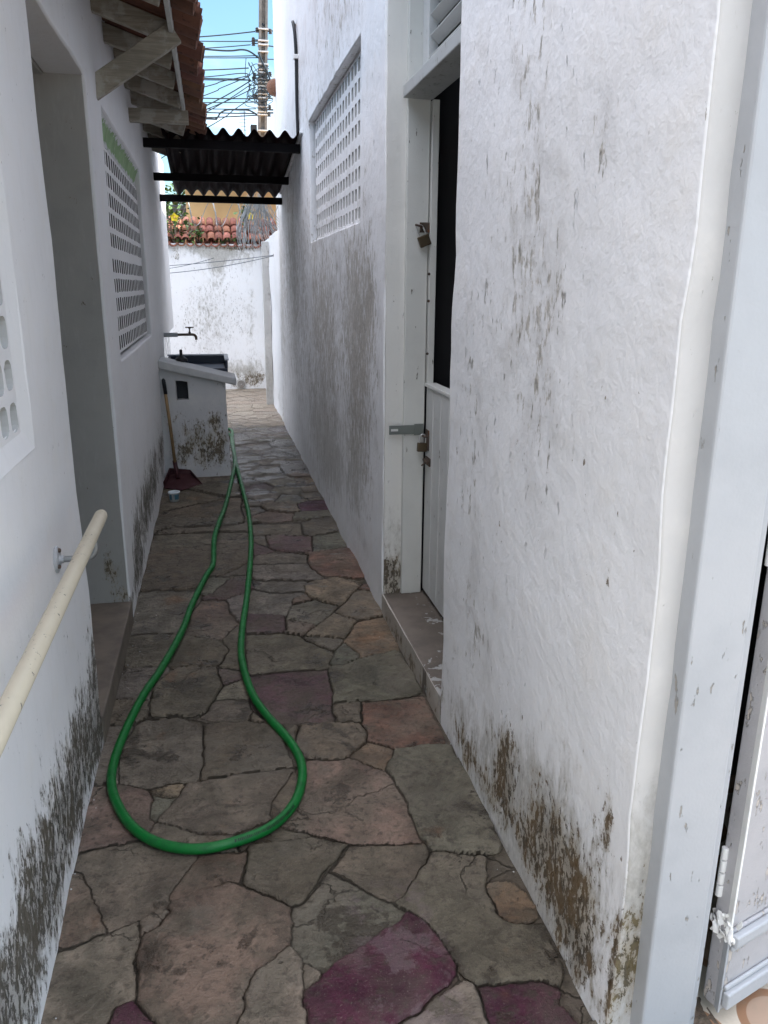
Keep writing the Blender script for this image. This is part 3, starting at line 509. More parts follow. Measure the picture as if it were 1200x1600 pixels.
fc=Mf.mix(rr.ss(.40,.41,1.,0.),(.58,.52,.43),(.30,.17,.10)); fc=Mf.mix((rr.ss(.30,.31,1.,0.)),fc,(.42,.30,.22)); M_floor=Mf.set(Mf.mix(Mf.noise(20,4,.6).ss(.4,.7)*.3,fc,(.3,.26,.2)))
# ================================================================ ground
g=MB(); g.add([(-300,-300,-.03),(300,-300,-.03),(300,300,-.03),(-300,300,-.03)],[(0,1,2,3)]); tag(g.build('ground',M_ground),kind='structure')
# crazy paving: mortar bed + stones in one mesh
def jag(poly,step=.022,amp=.0055):
    out=[];n=len(poly)
    for i in range(n):
        a=Vector((*poly[i],0)); b=Vector((*poly[(i+1)%n],0)); k=max(1,int((b-a).length/step))
        for q in range(k):
            p=a.lerp(b,q/k); out.append((p.x+(mnoise.noise(p*14)*.9+mnoise.noise(p*45+Vector((3,3,0)))*.6)*amp*1.3,p.y+(mnoise.noise(p*14+Vector((9,2,1)))*.9+mnoise.noise(p*45+Vector((7,1,4)))*.6)*amp*1.3))
    return out
def clip(poly,px,py,nx,ny):   # keep side where (p-P).n<=0
    out=[]
    for i in range(len(poly)):
        a=poly[i];b=poly[(i+1)%len(poly)]; da=(a[0]-px)*nx+(a[1]-py)*ny; db=(b[0]-px)*nx+(b[1]-py)*ny
        if da<=0: out.append(a)
        if (da<0)!=(db<0) and da!=db: t=da/(da-db); out.append((a[0]+(b[0]-a[0])*t,a[1]+(b[1]-a[1])*t))
    return out
CC={'g':(.19,.17,.15),'G':(.165,.165,.135),'Gr':(.145,.16,.135),'P':(.062,.014,.040),'Pm':(.12,.055,.085),'p':(.215,.145,.13),'r':(.20,.088,.065),'o':(.25,.165,.10),'l':(.19,.175,.185),'b':(.16,.13,.105),'m':(.145,.125,.10),'L':(.27,.25,.22),'t':(.235,.185,.135)}
rs=random.Random(11)
bed=MB(); bed.add([(-.62,-2.5,-.016),(RX+.3,-2.5,-.016),(RX+.3,12.2,-.016),(-.62,12.2,-.016)],[(0,1,2,3)])
pv_=MB()
import numpy as np
POLYS=[]
def stone(poly,colr,h=0.0):
    if len(poly)<3: return
    ar=sum(poly[i][0]*poly[(i+1)%len(poly)][1]-poly[(i+1)%len(poly)][0]*poly[i][1] for i in range(len(poly)))/2
    if abs(ar)<.0006: return
    gm_=sum(colr)/3; sat=1.0 if gm_<.06 else .62
    kb=rs.uniform(.85,1.18); cc=[(gm_+(v-gm_)*sat)*w__*.74*kb*rs.uniform(.97,1.03) for v,w__ in zip(colr,(1.07,1.0,.88))]
    POLYS.append((np.array(poly),(*cc,rs.random()),(rs.uniform(-.005,.005),rs.uniform(-.005,.005),rs.uniform(-.0015,.0015))))
def vn(x,y,sc,seed):
    g=np.random.RandomState(seed).rand(256,256); u=x*sc+500; v=y*sc+500; i=np.floor(u).astype(int); j=np.floor(v).astype(int); fu=u-i; fv_=v-j
    fu=fu*fu*(3-2*fu); fv_=fv_*fv_*(3-2*fv_); i0=i%256;i1=(i+1)%256;j0=j%256;j1=(j+1)%256
    return (g[i0,j0]*(1-fu)+g[i1,j0]*fu)*(1-fv_)+(g[i0,j1]*(1-fu)+g[i1,j1]*fu)*fv_-.5
def paving(y0,y1,x0,x1,dx,stepf,name):
    X=np.arange(x0,x1+dx,dx); Ys=[y0]
    while Ys[-1]<y1: Ys.append(Ys[-1]+stepf(Ys[-1]))
    Y=np.array(Ys); nx,ny=len(X),len(Y); GX,GY=np.meshgrid(X,Y)
    WX=GX+vn(GX,GY,9,1)*.018+vn(GX,GY,28,2)*.010+vn(GX,GY,80,3)*.005; WY=GY+vn(GX,GY,9,4)*.018+vn(GX,GY,28,5)*.010+vn(GX,GY,80,6)*.005
    d1=np.full(GX.shape,9.); d2=np.full(GX.shape,9.); idn=np.full(GX.shape,-1)
    for n,(P,c,t) in enumerate(POLYS):
        mg=.06; xa,xb=P[:,0].min()-mg,P[:,0].max()+mg; ya,yb=P[:,1].min()-mg,P[:,1].max()+mg
        ja,jb=np.searchsorted(Y,ya),np.searchsorted(Y,yb); ia,ib=np.searchsorted(X,xa),np.searchsorted(X,xb)
        if jb<=ja or ib<=ia: continue
        sx=WX[ja:jb,ia:ib]; sy=WY[ja:jb,ia:ib]; dm=np.full(sx.shape,9.); ins=np.zeros(sx.shape,bool)
        for k in range(len(P)):
            ax,ay=P[k]; bx,by=P[(k+1)%len(P)]; ex,ey=bx-ax,by-ay; l2=ex*ex+ey*ey+1e-12
            tt=np.clip(((sx-ax)*ex+(sy-ay)*ey)/l2,0,1); dm=np.minimum(dm,np.hypot(sx-ax-tt*ex,sy-ay-tt*ey))
            if ay!=by: ins^=((ay>sy)!=(by>sy))&(sx<(bx-ax)*(sy-ay)/(by-ay)+ax)
        dd=np.where(ins,-dm,dm); o1=d1[ja:jb,ia:ib]; o2=d2[ja:jb,ia:ib]; oi=idn[ja:jb,ia:ib]
        w_=dd<o1; o2[:]=np.where(w_,o1,np.minimum(o2,dd)); o1[:]=np.where(w_,dd,o1); oi[:]=np.where(w_,n,oi)
    edge=np.minimum((d2-d1)/2,.05); gap=np.clip((d1-.022),0,.05)   # beyond 22 mm from any stone: cement fill
    edge=np.where(gap>0,-gap,edge); edge=edge-np.clip(vn(GX,GY,4,9)*.008+.0002,-.003,.004)
    C_=np.zeros((ny,nx,4)); T=np.zeros((ny,nx,3)); cols=np.array([p[1] for p in POLYS]); tl=np.array([p[2] for p in POLYS]); cen=np.array([p[0].mean(0) for p in POLYS])
    ok=idn>=0; C_[ok]=cols[idn[ok]]; C_[~ok]=(.07,.06,.05,.5); T[ok]=tl[idn[ok]]; CX=np.zeros(GX.shape);CY=np.zeros(GX.shape); CX[ok]=cen[idn[ok],0]; CY[ok]=cen[idn[ok],1]
    e=np.clip(edge/.007,0,1); e=e*e*(3-2*e); jd=.0045+vn(GX,GY,3,11)*.004
    relief=vn(GX,GY,5,12)*.003+vn(GX,GY,16,13)*.0016+vn(GX,GY,60,14)*.0009
    lay_=np.floor((vn(GX*1.0,GY*1.6,6,15)+vn(GX,GY,22,16)*.35+C_[...,3]*3)*6)*.0007   # split slate ledges
    Z=((GX-CX)*T[...,0]+(GY-CY)*T[...,1]+T[...,2]+relief+lay_-.003)*e-(1-e)*jd
    Z=np.where(Y[:,None]>8,Z*.5,Z)
    V=np.stack([GX,GY,Z],-1).reshape(-1,3); I=np.arange(nx*ny).reshape(ny,nx)
    F=np.stack([I[:-1,:-1],I[:-1,1:],I[1:,1:],I[1:,:-1]],-1).reshape(-1,4)
    me=bpy.data.meshes.new(name); me.vertices.add(len(V)); me.vertices.foreach_set('co',V.ravel()); me.loops.add(F.size); me.loops.foreach_set('vertex_index',F.ravel().astype(np.int32))
    me.polygons.add(len(F)); me.polygons.foreach_set('loop_start',np.arange(0,F.size,4,dtype=np.int32)); me.polygons.foreach_set('loop_total',np.full(len(F),4,dtype=np.int32)); me.update()
    at=me.color_attributes.new('stone','FLOAT_COLOR','POINT'); at.data.foreach_set('color',C_.reshape(-1,4).astype(np.float32).ravel())
    ed=me.attributes.new('edge','FLOAT','POINT'); ed.data.foreach_set('value',edge.astype(np.float32).ravel())
    me.polygons.foreach_set('use_smooth',np.ones(len(F),bool)); me.materials.append(M_stone); me.validate(); return link(name,me)
for k,pl in STONES: stone(pl,CC[k])
def vfill(x0,x1,y0,y1,seeds):
    for i,(x,y,c) in enumerate(seeds):
        poly=[(x0,y0),(x1,y0),(x1,y1),(x0,y1)]
        for j,(u,v,_) in enumerate(seeds):
            if i==j or abs(u-x)>1.5 or abs(v-y)>1.5: continue
            poly=clip(poly,(x+u)/2,(y+v)/2,u-x,v-y)
            if not poly: break
        if poly: stone(poly,c)
def seedset(x0,x1,y0,y1,dx,dy,keys,special=[]):
    S_=[(x,y,CC[k]) for x,y,k in special]; tries=0
    while tries<4000:
        tries+=1; x=rs.uniform(x0,x1); y=rs.uniform(y0,y1)
        if all(((x-u)/dx)**2+((y-v)/dy)**2>1 for u,v,_ in S_): S_.append((x,y,CC[rs.choice(keys)]))
    return S_
vfill(.135,RX+.02,5.02,9.2,seedset(.135,RX,5.02,9.2,.17,.22,'ggbmGlpLtb'.replace('L','l'),[(.66,6.05,'o'),(.64,5.35,'P'),(.25,5.9,'Pm'),(.5,5.55,'Gr'),(.66,8.5,'Pm')]))
vfill(-.445,.131,4.90,7.4,seedset(-.445,.131,4.9,7.4,.42,.36,'gbgb'))
vfill(-.445,RX+.02,9.205,12.05,seedset(-.445,RX,9.2,12.05,.22,.25,'gLtpLbl'))
vfill(-.445,.131,7.405,9.2,seedset(-.445,.131,7.4,9.2,.2,.22,'gLbp'))
vfill(.66,RX+.28,1.0,1.16,[(.75,1.05,CC['g']),(.92,1.1,CC['b'])])
path=paving(1.0,12.05,-.455,RX+.25,.0042,lambda y:.0036*max(1,y/1.4)**1.5,'path'); tag(path,kind='structure')
b_=bed.build('path_mortar',M_mortar,norm=False); tag(b_,kind='structure')
f=MB(); f.add([(RX+.24,-2.4,.0015),(4,-2.4,.0015),(4,1.9,.0015),(RX+.24,1.9,.0015)],[(0,1,2,3)]); tag(f.build('tiled_floor',M_floor,norm=False),kind='structure')

# ================================================================ left house
house=empty('white_house',(-2.6,3.4,0),'white plastered house on the left with clay tile eave, open doorway and slotted block panels','house')
ml=lambda y,z,d:(L-d,y,z)
Lh=[(.35,1.975,1.13,2.25),(2.48,3.53,.095,2.27),(3.96,5.98,1.15,2.25),(7.28,9.4,-.1,1.04)]
wall('wall',-2.5,9.32,-.02,2.74,Lh,.15,ml,M_left,house,step=.08,amp=.0035,bevel=.008)
wall('end_wall',-5,L-.151,-.02,2.74,[],.15,lambda x,z,d:(x,9.318-d,z),M_left,house,step=.3)
o=MB(); o.box((-5.1,-2.5,-.02),(-5,9.3,2.74)).box((-5,-2.6,-.02),(L-.15,-2.5,2.74)).box((-5,-2.5,2.70),(L-.15,9.15,2.74)).build('back_wall',M_left,house)
# recess side walls of the doorway: deep grey-beige passage
o=MB()
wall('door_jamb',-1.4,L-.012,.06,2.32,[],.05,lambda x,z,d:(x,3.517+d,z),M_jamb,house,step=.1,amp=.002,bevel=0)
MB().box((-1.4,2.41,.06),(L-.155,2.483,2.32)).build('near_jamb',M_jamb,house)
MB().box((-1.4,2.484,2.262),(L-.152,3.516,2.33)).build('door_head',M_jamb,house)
MB().box((-1.45,2.45,.1),(-1.4,3.56,2.3)).build('inner_door',M_leaf,house)
thr=Mat('brown_threshold',rough=.7); tn=thr.noise(7,5,.6); thr=thr.set(thr.mix(tn.ss(.35,.7),(.19,.155,.12),(.12,.098,.08)),h=tn,dist=.005)
MB().box((-1.4,2.485,-.01),(L+.005,3.515,.102)).build('threshold',thr,house,bevel=.006)
# slotted block panel 1 (near) with chamfered surround
ML=lambda off:(lambda y,z,d:(L-off-d,y,z))
def celllines(a,blocks,n,pitch,joint):
    out=[a]
    for b in range(blocks):
        for k in range(n): out.append(out[-1]+pitch)
        if b<blocks-1: out.append(out[-1]+joint)
    return out
g1_=grille('block_panel',celllines(.39,1,18,.085,.02),celllines(1.166,2,5,.0925,.1),.064,.068,.022,.05,ML(.012),M_white,house)
pn=g1_.build('block_panel',M_left,house,norm=False); holes(pn,g1_,M_hole2)
MB().box((L-.14,.30,1.1),(L-.095,2.02,2.3)).build('panel_backing',M_jamb,house)
sf=MB()   # chamfered plaster surround
def chamfer(m,y0,y1,z0,z1,w,d,x=L):
    o_=[(x+.002,y0,z0),(x+.002,y1,z0),(x+.002,y1,z1),(x+.002,y0,z1)]; i_=[(x-d,y0+w,z0+w),(x-d,y1-w,z0+w),(x-d,y1-w,z1-w),(x-d,y0+w,z1-w)]
    m.add(o_+i_,[(0,1,5,4),(1,2,6,5),(2,3,7,6),(3,0,4,7)])
chamfer(sf,.33,1.983,1.122,2.258,.060,.016); sf.build('panel_surround',M_left,house,norm=False)
ys=celllines(3.98,4,5,.0975,.008); zs=celllines(1.168,2,5,.093,.028)
g2_=grille('block_panel',ys,zs,.060,.066,.010,.018,ML(.03),M_left,house)
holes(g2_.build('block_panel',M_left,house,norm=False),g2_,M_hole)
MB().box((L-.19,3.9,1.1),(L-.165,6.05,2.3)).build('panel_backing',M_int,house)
# green washed concave head above panel 2
gh=MB(); n=40; vs=[];fs=[]
for i in range(n+1):
    y=3.955+2.03*i/n
    for j in range(7):
        t=j/6; vs.append((L-.004-.036*math.sin(t*math.pi/2)-.003*math.sin(i*1.9)*(t>0),y,2.247-.105*t**1.3))
for i in range(n):
    for j in range(6): fs.append((i*7+j,(i+1)*7+j,(i+1)*7+j+1,i*7+j+1))
gh.add(vs,fs); gh.build('green_head_band',M_green,house,smooth=True,norm=False)
MB().box((L-.12,7.28,0),(L-.05,9.33,1.045)).build('tiled_panel',M_tile_white,house)
# rafters, fascia, brace, tie beam
def rafter(y,x1=-.125):
    MB().bar((L-.5,y,2.64+.5*.325),(x1,y,2.64-(x1-L)*.325),.045,.078).build('rafter',M_rafter,house,bevel=.003)
for i in range(24):
    y=3.90+.455*(i-10)+random.uniform(-.02,.02)
    if -1.5<y<7.85 and not 5.36<y<5.5: rafter(y,-.125+random.uniform(-.012,.012))
MB().bar((-.112,-2.5,2.560),(-.112,5.60,2.560),.018,.085).build('fascia_board',M_fascia,house,bevel=.002)
MB().bar((L-.02,3.852,2.285),(-.095,3.852,2.525),.038,.085).build('brace',M_rafter,house,bevel=.003)
MB().bar((L-.02,5.43,2.483),(-.085,5.43,2.483),.055,.075).build('tie_beam',M_rafter,house,bevel=.003)
# clay roof tiles
def halfpipe(m,A,B,r0,r1,up,th=.013,seg=8,col=(1,1,1)):
    A=Vector(A);B=Vector(B);d=(B-A).normalized(); sd=d.cross(Vector((0,0,1))).normalized(); u=sd.cross(d).normalized()*(1 if up else -1)
    vs=[]
    for c_,r in ((A,r0),(B,r1)):
        for rr0 in (r,r-th):
            for k in range(seg+1):
                t=math.pi*k/seg; vs.append(c_+sd*math.cos(t)*rr0+u*math.sin(t)*rr0*.8)
    q=seg+1; fs=[]
    for k in range(seg):
        fs+= [(k,k+1,2*q+k+1,2*q+k),(q+k,3*q+k,3*q+k+1,q+k+1),(k,q+k,q+k+1,k+1),(2*q+k,2*q+k+1,3*q+k+1,3*q+k)]
    fs+=[(0,2*q,3*q,q),(seg,q+seg,3*q+seg,2*q+seg)]
    m.add(vs,fs,col)
def tileroof(m,y0,y1,pitch,ex,ez,slope,n,ln=.44,exp_=.34,mp=lambda x,y,z:(x,y,z),r=.075):
    cs,sn=math.cos(slope),math.sin(slope); y=y0;rt=random.Random(3)
    while y<y1:
        for k in range(n):
            for up in (0,1):
                yy=y+(pitch/2 if up else 0)+rt.uniform(-.008,.008); s0=k*exp_+rt.uniform(-.02,.02)+(.0 if up else -.015); s1=s0+ln
                lift=(.045 if up else 0.0)+k*.004
                a=(ex-s0*cs,yy,ez+s0*sn+lift+.012); b=(ex-s1*cs,yy,ez+s1*sn+lift-.004)
                t=rt.uniform(.6,1.2); halfpipe(m,mp(*a),mp(*b),r*1.05,r*.9,up,col=(t,t*rt.uniform(.85,1.05),t*rt.uniform(.85,1.05)))
        y+=pitch
rt_=MB(); tileroof(rt_,-2.4,7.86,.165,.0,2.60,R_(18),6,mp=lambda x,y,z:(x,y,z))
roof=rt_.build('roof_tiles',M_tile,house)
for p in roof.data.polygons: p.use_smooth=True
MB().bar((-1.9,2.7,3.262),(-5.3,2.7,4.367),10.4,.05).build('roof_deck',M_tile,house)

# ================================================================ right building
bld=empty('white_building',(2.6,4.9,0),'tall flaking white building along the right side of the alley with a half-open door','building')
mr=lambda y,z,d:(RX+d,y,z)
wall('wall',1.135,8.74,-.02,4.5,[(2.393,3.392,-.1,2.80),(3.96,6.0,1.80,2.60)],.16,mr,M_right,bld,step=.07,amp=.006,bevel=.006)
rw=[o for o in bld.children if o.name.startswith('wall')][0]
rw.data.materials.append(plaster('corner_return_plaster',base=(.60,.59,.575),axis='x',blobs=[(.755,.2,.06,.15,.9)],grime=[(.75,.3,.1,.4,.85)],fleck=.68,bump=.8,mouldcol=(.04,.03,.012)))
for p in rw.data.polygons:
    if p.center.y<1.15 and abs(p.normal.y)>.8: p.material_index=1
wall('front_wall',RX+.161,5,-.02,4.5,[(RX+.1,1.98,-.1,2.5)],.15,lambda x,z,d:(x,1.138+d,z),M_right,bld,step=.2)
wall('end_wall',RX+.161,5,-.02,4.5,[],.15,lambda x,z,d:(x,8.738-d,z),M_right,bld,step=.3)
MB().box((5,1.14,-.02),(5.1,8.74,4.5)).box((RX+.16,1.3,4.42),(5,8.58,4.5)).build('roof_slab',M_right,bld)
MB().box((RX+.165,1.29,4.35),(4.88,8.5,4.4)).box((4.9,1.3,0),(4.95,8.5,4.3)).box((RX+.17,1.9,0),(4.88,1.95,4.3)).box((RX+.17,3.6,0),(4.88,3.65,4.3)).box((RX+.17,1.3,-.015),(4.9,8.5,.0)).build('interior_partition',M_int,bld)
# far reveal strip (rough plaster) of the alley door
wall('door_reveal',RX+.004,.806,.10,2.80,[],.03,lambda x,z,d:(x,3.376+d,z),M_rev,bld,step=.05,amp=.004,bevel=0)
# frame of the alley door
frm=MB(); frm.box((.803,3.355,.105),(.898,3.46,2.79)); frm.build('door_frame',M_jambwood,bld,bevel=.004)
MB().box((.803,2.33,.105),(.898,2.41,2.79)).build('door_frame',M_jambwood,bld,bevel=.004)
MB().box((.902,3.335,1.09),(.93,3.40,2.215)).build('frame_rebate',M_jambwood,bld,bevel=.002)
MB().box((.782,2.412,2.216),(.905,3.354,2.262)).build('transom_bar',paint('weathered_bar_paint',(.44,.45,.44),.6,.62,(.26,.25,.22),2),bld,bevel=.004)
# louvred transom light
lv=MB().box((.86,3.27,2.264),(.90,3.362,2.79)).box((.86,2.412,2.264),(.90,2.45,2.79)).box((.86,2.452,2.264),(.90,3.268,2.30)).box((.86,2.452,2.75),(.90,3.268,2.79))
lf=lv.build('transom_frame',M_leaf,bld,bevel=.003)
for k in range(6):
    MB().bar((.885,2.453,2.335+k*.072),(.885,3.267,2.335+k*.072),.046,.010,up=(.62,0,.78)).build('louvre_slat',M_leaf,bld,bevel=.002)
# lower half of the stable door: vertical boards
ld=MB(); y=2.40; 
yy=[2.40,2.52,2.64,2.76,2.88,3.0,3.12,3.24,3.36]
for a_,b_2 in zip(yy,yy[1:]): ld.box((.905,a_+.003,.125),(.94,b_2-.003,1.075))
ldoor=ld.build('door_leaf',M_leaf,bld,bevel=.005)
MB().box((.912,2.40,.12),(.938,3.36,1.07)).build('door_core',M_leaf,bld)
MB().box((.897,2.40,1.077),(.95,3.36,1.092)).build('door_cap',M_jambwood,bld,bevel=.003)
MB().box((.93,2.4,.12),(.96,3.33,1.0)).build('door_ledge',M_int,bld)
st_=Mat('step_cement',rough=.8); s1=st_.noise(6,5,.6); s2=st_.noise(17,6,.65,dist=.5); pm=(s2+ (st_.y.ss(2.4,2.95,.13,-.15))+st_.x.ss(.76,.86,-.1,.05)).ss(.49,.51); st_=st_.set(st_.mix(pm*.8,st_.mix(s1.ss(.35,.7),(.17,.14,.115),(.11,.092,.075)),(.42,.42,.40)),h=s1+pm*.2,dist=.006)
MB().box((RX+.0005,2.396,-.02),(1.2,3.389,.104)).build('door_step',st_,bld,bevel=.008)
wall('step_face',2.393,3.39,-.02,.100,[],.004,lambda y,z,d:(RX-.002+d,y,z),plaster('step_face_plaster',base=(.42,.38,.33),blobs=[(2.9,.03,.6,.05,.6)],grime=[(2.9,.08,1,.1,.6)],fleck=.7,cracks=False),bld,step=.04,amp=.003,bevel=0)
# hasp plate, staples and bolt of the alley door
MB().box((.736,3.345,.868),(.885,3.349,.908)).box((.85,3.344,.863),(.892,3.350,.913)).build('hasp_plate',M_hasp,bld,bevel=.001)
MB().box((.744,3.3435,.883),(.776,3.3448,.893)).build('hasp_slot',Mat('slot_pale').set(col=(.6,.6,.58)),bld)
MB().tube(spl([(.904,3.33,.862),(.885,3.325,.862),(.885,3.305,.862),(.904,3.30,.862)],4),.004,8).box((.900,3.29,.80),(.904,3.345,.89)).build('staple',M_rust,bld)
MB().tube([(.895,3.34,.752),(.895,3.26,.752)],.007,8).box((.898,3.26,.735),(.905,3.335,.77)).tube([(.895,3.30,.752),(.872,3.29,.735)],.004,6).build('barrel_bolt',M_rust,bld,bevel=.001)
MB().box((.82,3.357,1.722),(.885,3.3655,1.748)).box((.86,3.35,1.715),(.912,3.357,1.755)).tube(spl([(.845,3.36,1.745),(.845,3.335,1.742),(.865,3.335,1.736),(.868,3.36,1.73)],4),.005,8).build('hasp_plate',M_rust,bld,bevel=.001)
ln_=MB(); ln_.lathe([(.0,0),(.022,.0),(.019,.004),(.012,.008),(.0,.009)],(.838,3.366,1.748),16,Matrix.Rotation(R_(90),3,'X')); ln_.build('mortar_lump',M_rev,bld)
for p in ((.9,3.335,1.55),(.9,3.335,1.44),(.9,3.335,1.22)):
    MB().lathe([(.006,-.004),(.006,.0),(.003,.003)],p,8,Matrix.Rotation(R_(90),3,'X')).build('nail_head',M_rust,bld)
# slotted panel
MRo=lambda off:(lambda y,z,d:(RX+off+d,y,z))
g3=grille('p',celllines(3.995,4,5,.0975,.008),celllines(1.812,2,4,.0952,.02),.060,.064,.012,.045,MRo(.045),M_right,bld)
holes(g3.build('block_panel',M_right,bld,norm=False),g3,M_hole2)
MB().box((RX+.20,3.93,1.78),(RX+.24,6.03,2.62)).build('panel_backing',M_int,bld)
MB().bar((RX-.006,6.35,2.60),(RX-.006,8.32,2.375),.025,.03).build('mortar_flashing',M_right,bld,bevel=.004)
# front doorway: frame and heavy leaf standing ajar
MB().box((.772,1.095,.004),(.884,1.24,2.5)).build('door_post',M_frame,bld,bevel=.005)
MB().box((.886,1.118,.004),(.912,1.22,2.5)).build('door_stop',M_frame,bld,bevel=.004)
MB().box((.93,1.095,2.43),(1.98,1.22,2.5)).build('door_post',M_frame,bld,bevel=.005)
Dl=Matrix.Translation((.966,1.120,0)) @ Matrix.Rotation(R_(18),4,'Z')
def stile(z0,z1,name,mat,k=0):
    m=MB(); P=[(0,0),(.0249,.0508),(.032,.0508),(.007,0)]
    m.add([Dl@Vector((x,y,z)) for z in (z0,z1) for x,y in P],[(0,1,2,3),(4,7,6,5),(0,4,5,1),(1,5,6,2),(2,6,7,3),(3,7,4,0)]); m.build(name,mat,bld,bevel=.002)
stile(.235,2.4,'leaf_stile',M_leafedge); stile(.03,.232,'rail_end',M_frame)
MB().box((.0075,.003,.245),(1.06,.045,2.4),Dl).build('leaf_panel',M_leaf2,bld,bevel=.003)
MB().box((.0075,.002,.03),(1.06,.045,.238),Dl).build('bottom_rail',M_leaf2,bld,bevel=.004)
for z0,z1,dd in ((.205,.232,-.014),(.190,.203,-.007),(.045,.085,-.014),(.088,.10,-.006)):
    MB().box((.008,dd,z0),(1.06,.0015,z1),Dl).build('moulding',M_frame,bld,bevel=.004)
sp=MB(); rr2=random.Random(9)   # broken, painted-over lump at the corner of the leaf
for k in range(46):
    c_=Dl@Vector((rr2.gauss(0.008,.008),rr2.uniform(-.006,.05),rr2.gauss(.232,.02))); s_=rr2.uniform(.004,.010)
    mm=Matrix.Translation(c_)@Matrix.Rotation(rr2.uniform(-.5,.5),4,'X')@Matrix.Rotation(rr2.uniform(-.6,.6),4,'Y')@Matrix.Rotation(rr2.uniform(0,6),4,'Z')
    sp.add([mm@Vector(v)*1.0 for v in ((-s_,-.002,-s_*2),(s_*.6,.001,-s_*1.6),(s_,.003,s_),(.2*s_,0,s_*2.4),(-s_*.8,.002,s_*1.1),(0,.006,0))],[(0,1,5),(1,2,5),(2,3,5),(3,4,5),(4,0,5),(4,3,2,1,0)])
sp.build('splintered_corner',M_leafedge,bld,bevel=.002)
for z in (.30,1.02,1.75):
    h_=MB()
    for k in range(4): h_.lathe([(.007,0),(.007,.026)],Dl@Vector((.004,.040,z+.03*k)),10)
    h_.box((.0,.042,z),(.02,.046,z+.115),Dl).build('hinge',M_leafedge,bld,bevel=.001)

wall('sun_block_wall',8.742,14,-.02,4.5,[],.15,lambda y,z,d:(1.12+d,y,z),M_right,bld,step=.3)  # unseen wing, added to keep sun off the far end of the left wall
MB().box((1.272,13.9,-.02),(5,14,4.5)).box((1.272,8.75,4.4),(5,13.89,4.5)).build('sun_block_roof',M_right,bld)
# ================================================================ end of the alley
bw=empty('boundary_wall',(0,12.06,0),'stained white wall closing the far end of the alley, capped with old clay tiles','wall')
wall('wall',-4.5,.86,-.02,2.06,[],.14,lambda x,z,d:(x,12.0+d,z),M_far,bw,step=.12,amp=.012)
rt2=MB(); tileroof(rt2,-4.4,.95,.115,0,2.05,R_(24),3,ln=.33,exp_=.25,mp=lambda x,y,z:(y,11.97-x,z),r=.055)
t2=rt2.build('tile_coping',M_tile2,bw)
for p in t2.data.polygons: p.use_smooth=True
dr=MB().box((.302,11.975,.012),(.425,11.99,.138)); dgr=dr.build('drain_cover',M_drain,bw,bevel=.003)
d2=MB()
for r_ in (.018,.034,.050): d2.tube([(.3635+r_*math.cos(t*math.pi/12),11.974,.075+r_*math.sin(t*math.pi/12)) for t in range(24)],.0035,6,closed=True)
d2.build('drain_rings',M_rust,dgr)
bs=empty('boundary_wall',(.79,10.4,0),'lower white wall continuing the right side of the alley up to the far tiled wall','wall')
wall('wall',8.745,11.99,-.02,2.07,[],.14,lambda y,z,d:(RX+.006+d,y,z),M_bound,bs,step=.12,amp=.010)
M_post=plaster('post_cement',base=(.52,.51,.49),axis='x',grime=[(.67,.4,.2,.5,.7)],fleck=.6,bump=1.2)
wall('p',.636,.722,-.01,2.02,[],.1,lambda x,z,d:(x,10.33+d,z),M_post,None,step=.04,amp=.004,bevel=.004)
pp=bpy.data.objects['p']; pp.name='concrete_post'; tag(pp,'slim grey cement post standing against the right wall near the end of the alley','post')
# ================================================================ awning
aw=empty('awning',(.2,7.4,2.45),'dark corrugated sheet awning on three bars bridging the alley between the two buildings','awning')
m=MB(); x0,x1=-.30,.715; nx=150; ny=10; vs=[];fs=[]
for s_,off in ((0,0),(1,.006)):
    for j in range(ny+1):
        y=6.40+1.90*j/ny; zc=2.575-(y-6.4)*.118
        for i in range(nx+1):
            x=x0+(x1-x0)*i/nx; vs.append((x,y,zc+.026*math.cos((x-.03)*2*math.pi/.113)+off))
q=nx+1; N=q*(ny+1)
for j in range(ny):
    for i in range(nx):
        a=j*q+i; fs.append((a,a+1,a+q+1,a+q)); fs.append((N+a,N+a+q,N+a+q+1,N+a+1))
for i in range(nx): fs.append((i,N+i,N+i+1,i+1)); a=ny*q+i; fs.append((a,a+1,N+a+1,N+a))
for j in range(ny): a=j*q; fs.append((a,a+q,N+a+q,N+a)); a+=nx; fs.append((a,N+a,N+a+q,a+q))
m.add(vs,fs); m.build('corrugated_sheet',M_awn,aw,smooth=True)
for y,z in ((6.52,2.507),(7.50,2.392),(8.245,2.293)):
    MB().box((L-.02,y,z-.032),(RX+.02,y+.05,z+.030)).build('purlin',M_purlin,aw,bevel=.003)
# ================================================================ handrail
hr=empty('handrail',(L,1.0,.87),'cream enamelled tube handrail with chipped paint bracketed to the left wall','handrail')
RXX=L+.098; 
MB().tube([(RXX,-1.6,.873),(RXX,2.225,.873),(RXX,2.235,.873),(RXX,2.250,.873),(RXX,2.257,.873)],[.018,.018,.0178,.015,.008],32).build('rail',M_cream,hr,smooth=True)
for y in (-.6,.75,2.09):
    br=MB(); br.tube(spl([(L+.004,y,.800),(L+.06,y,.800),(RXX-.012,y,.803),(RXX,y,.822),(RXX,y,.852)],5),.0085,12); b0=br.build('bracket',M_steel,hr,smooth=True)
    fl=MB().lathe([(.0,0),(.036,0),(.036,.004),(.030,.008),(.010,.010),(.010,.02)],(L-.003,y,.800),24,Matrix.Rotation(R_(90),3,'Y')); fl.build('flange',M_frame,b0,bevel=.001)
    for t in (90,210,330): MB().lathe([(.0,0),(.006,0),(.006,.005),(.003,.007)],(L+.005,y+.025*math.cos(R_(t)),.8+.025*math.sin(R_(t))),8,Matrix.Rotation(R_(90),3,'Y')).build('screw',M_rust,b0)
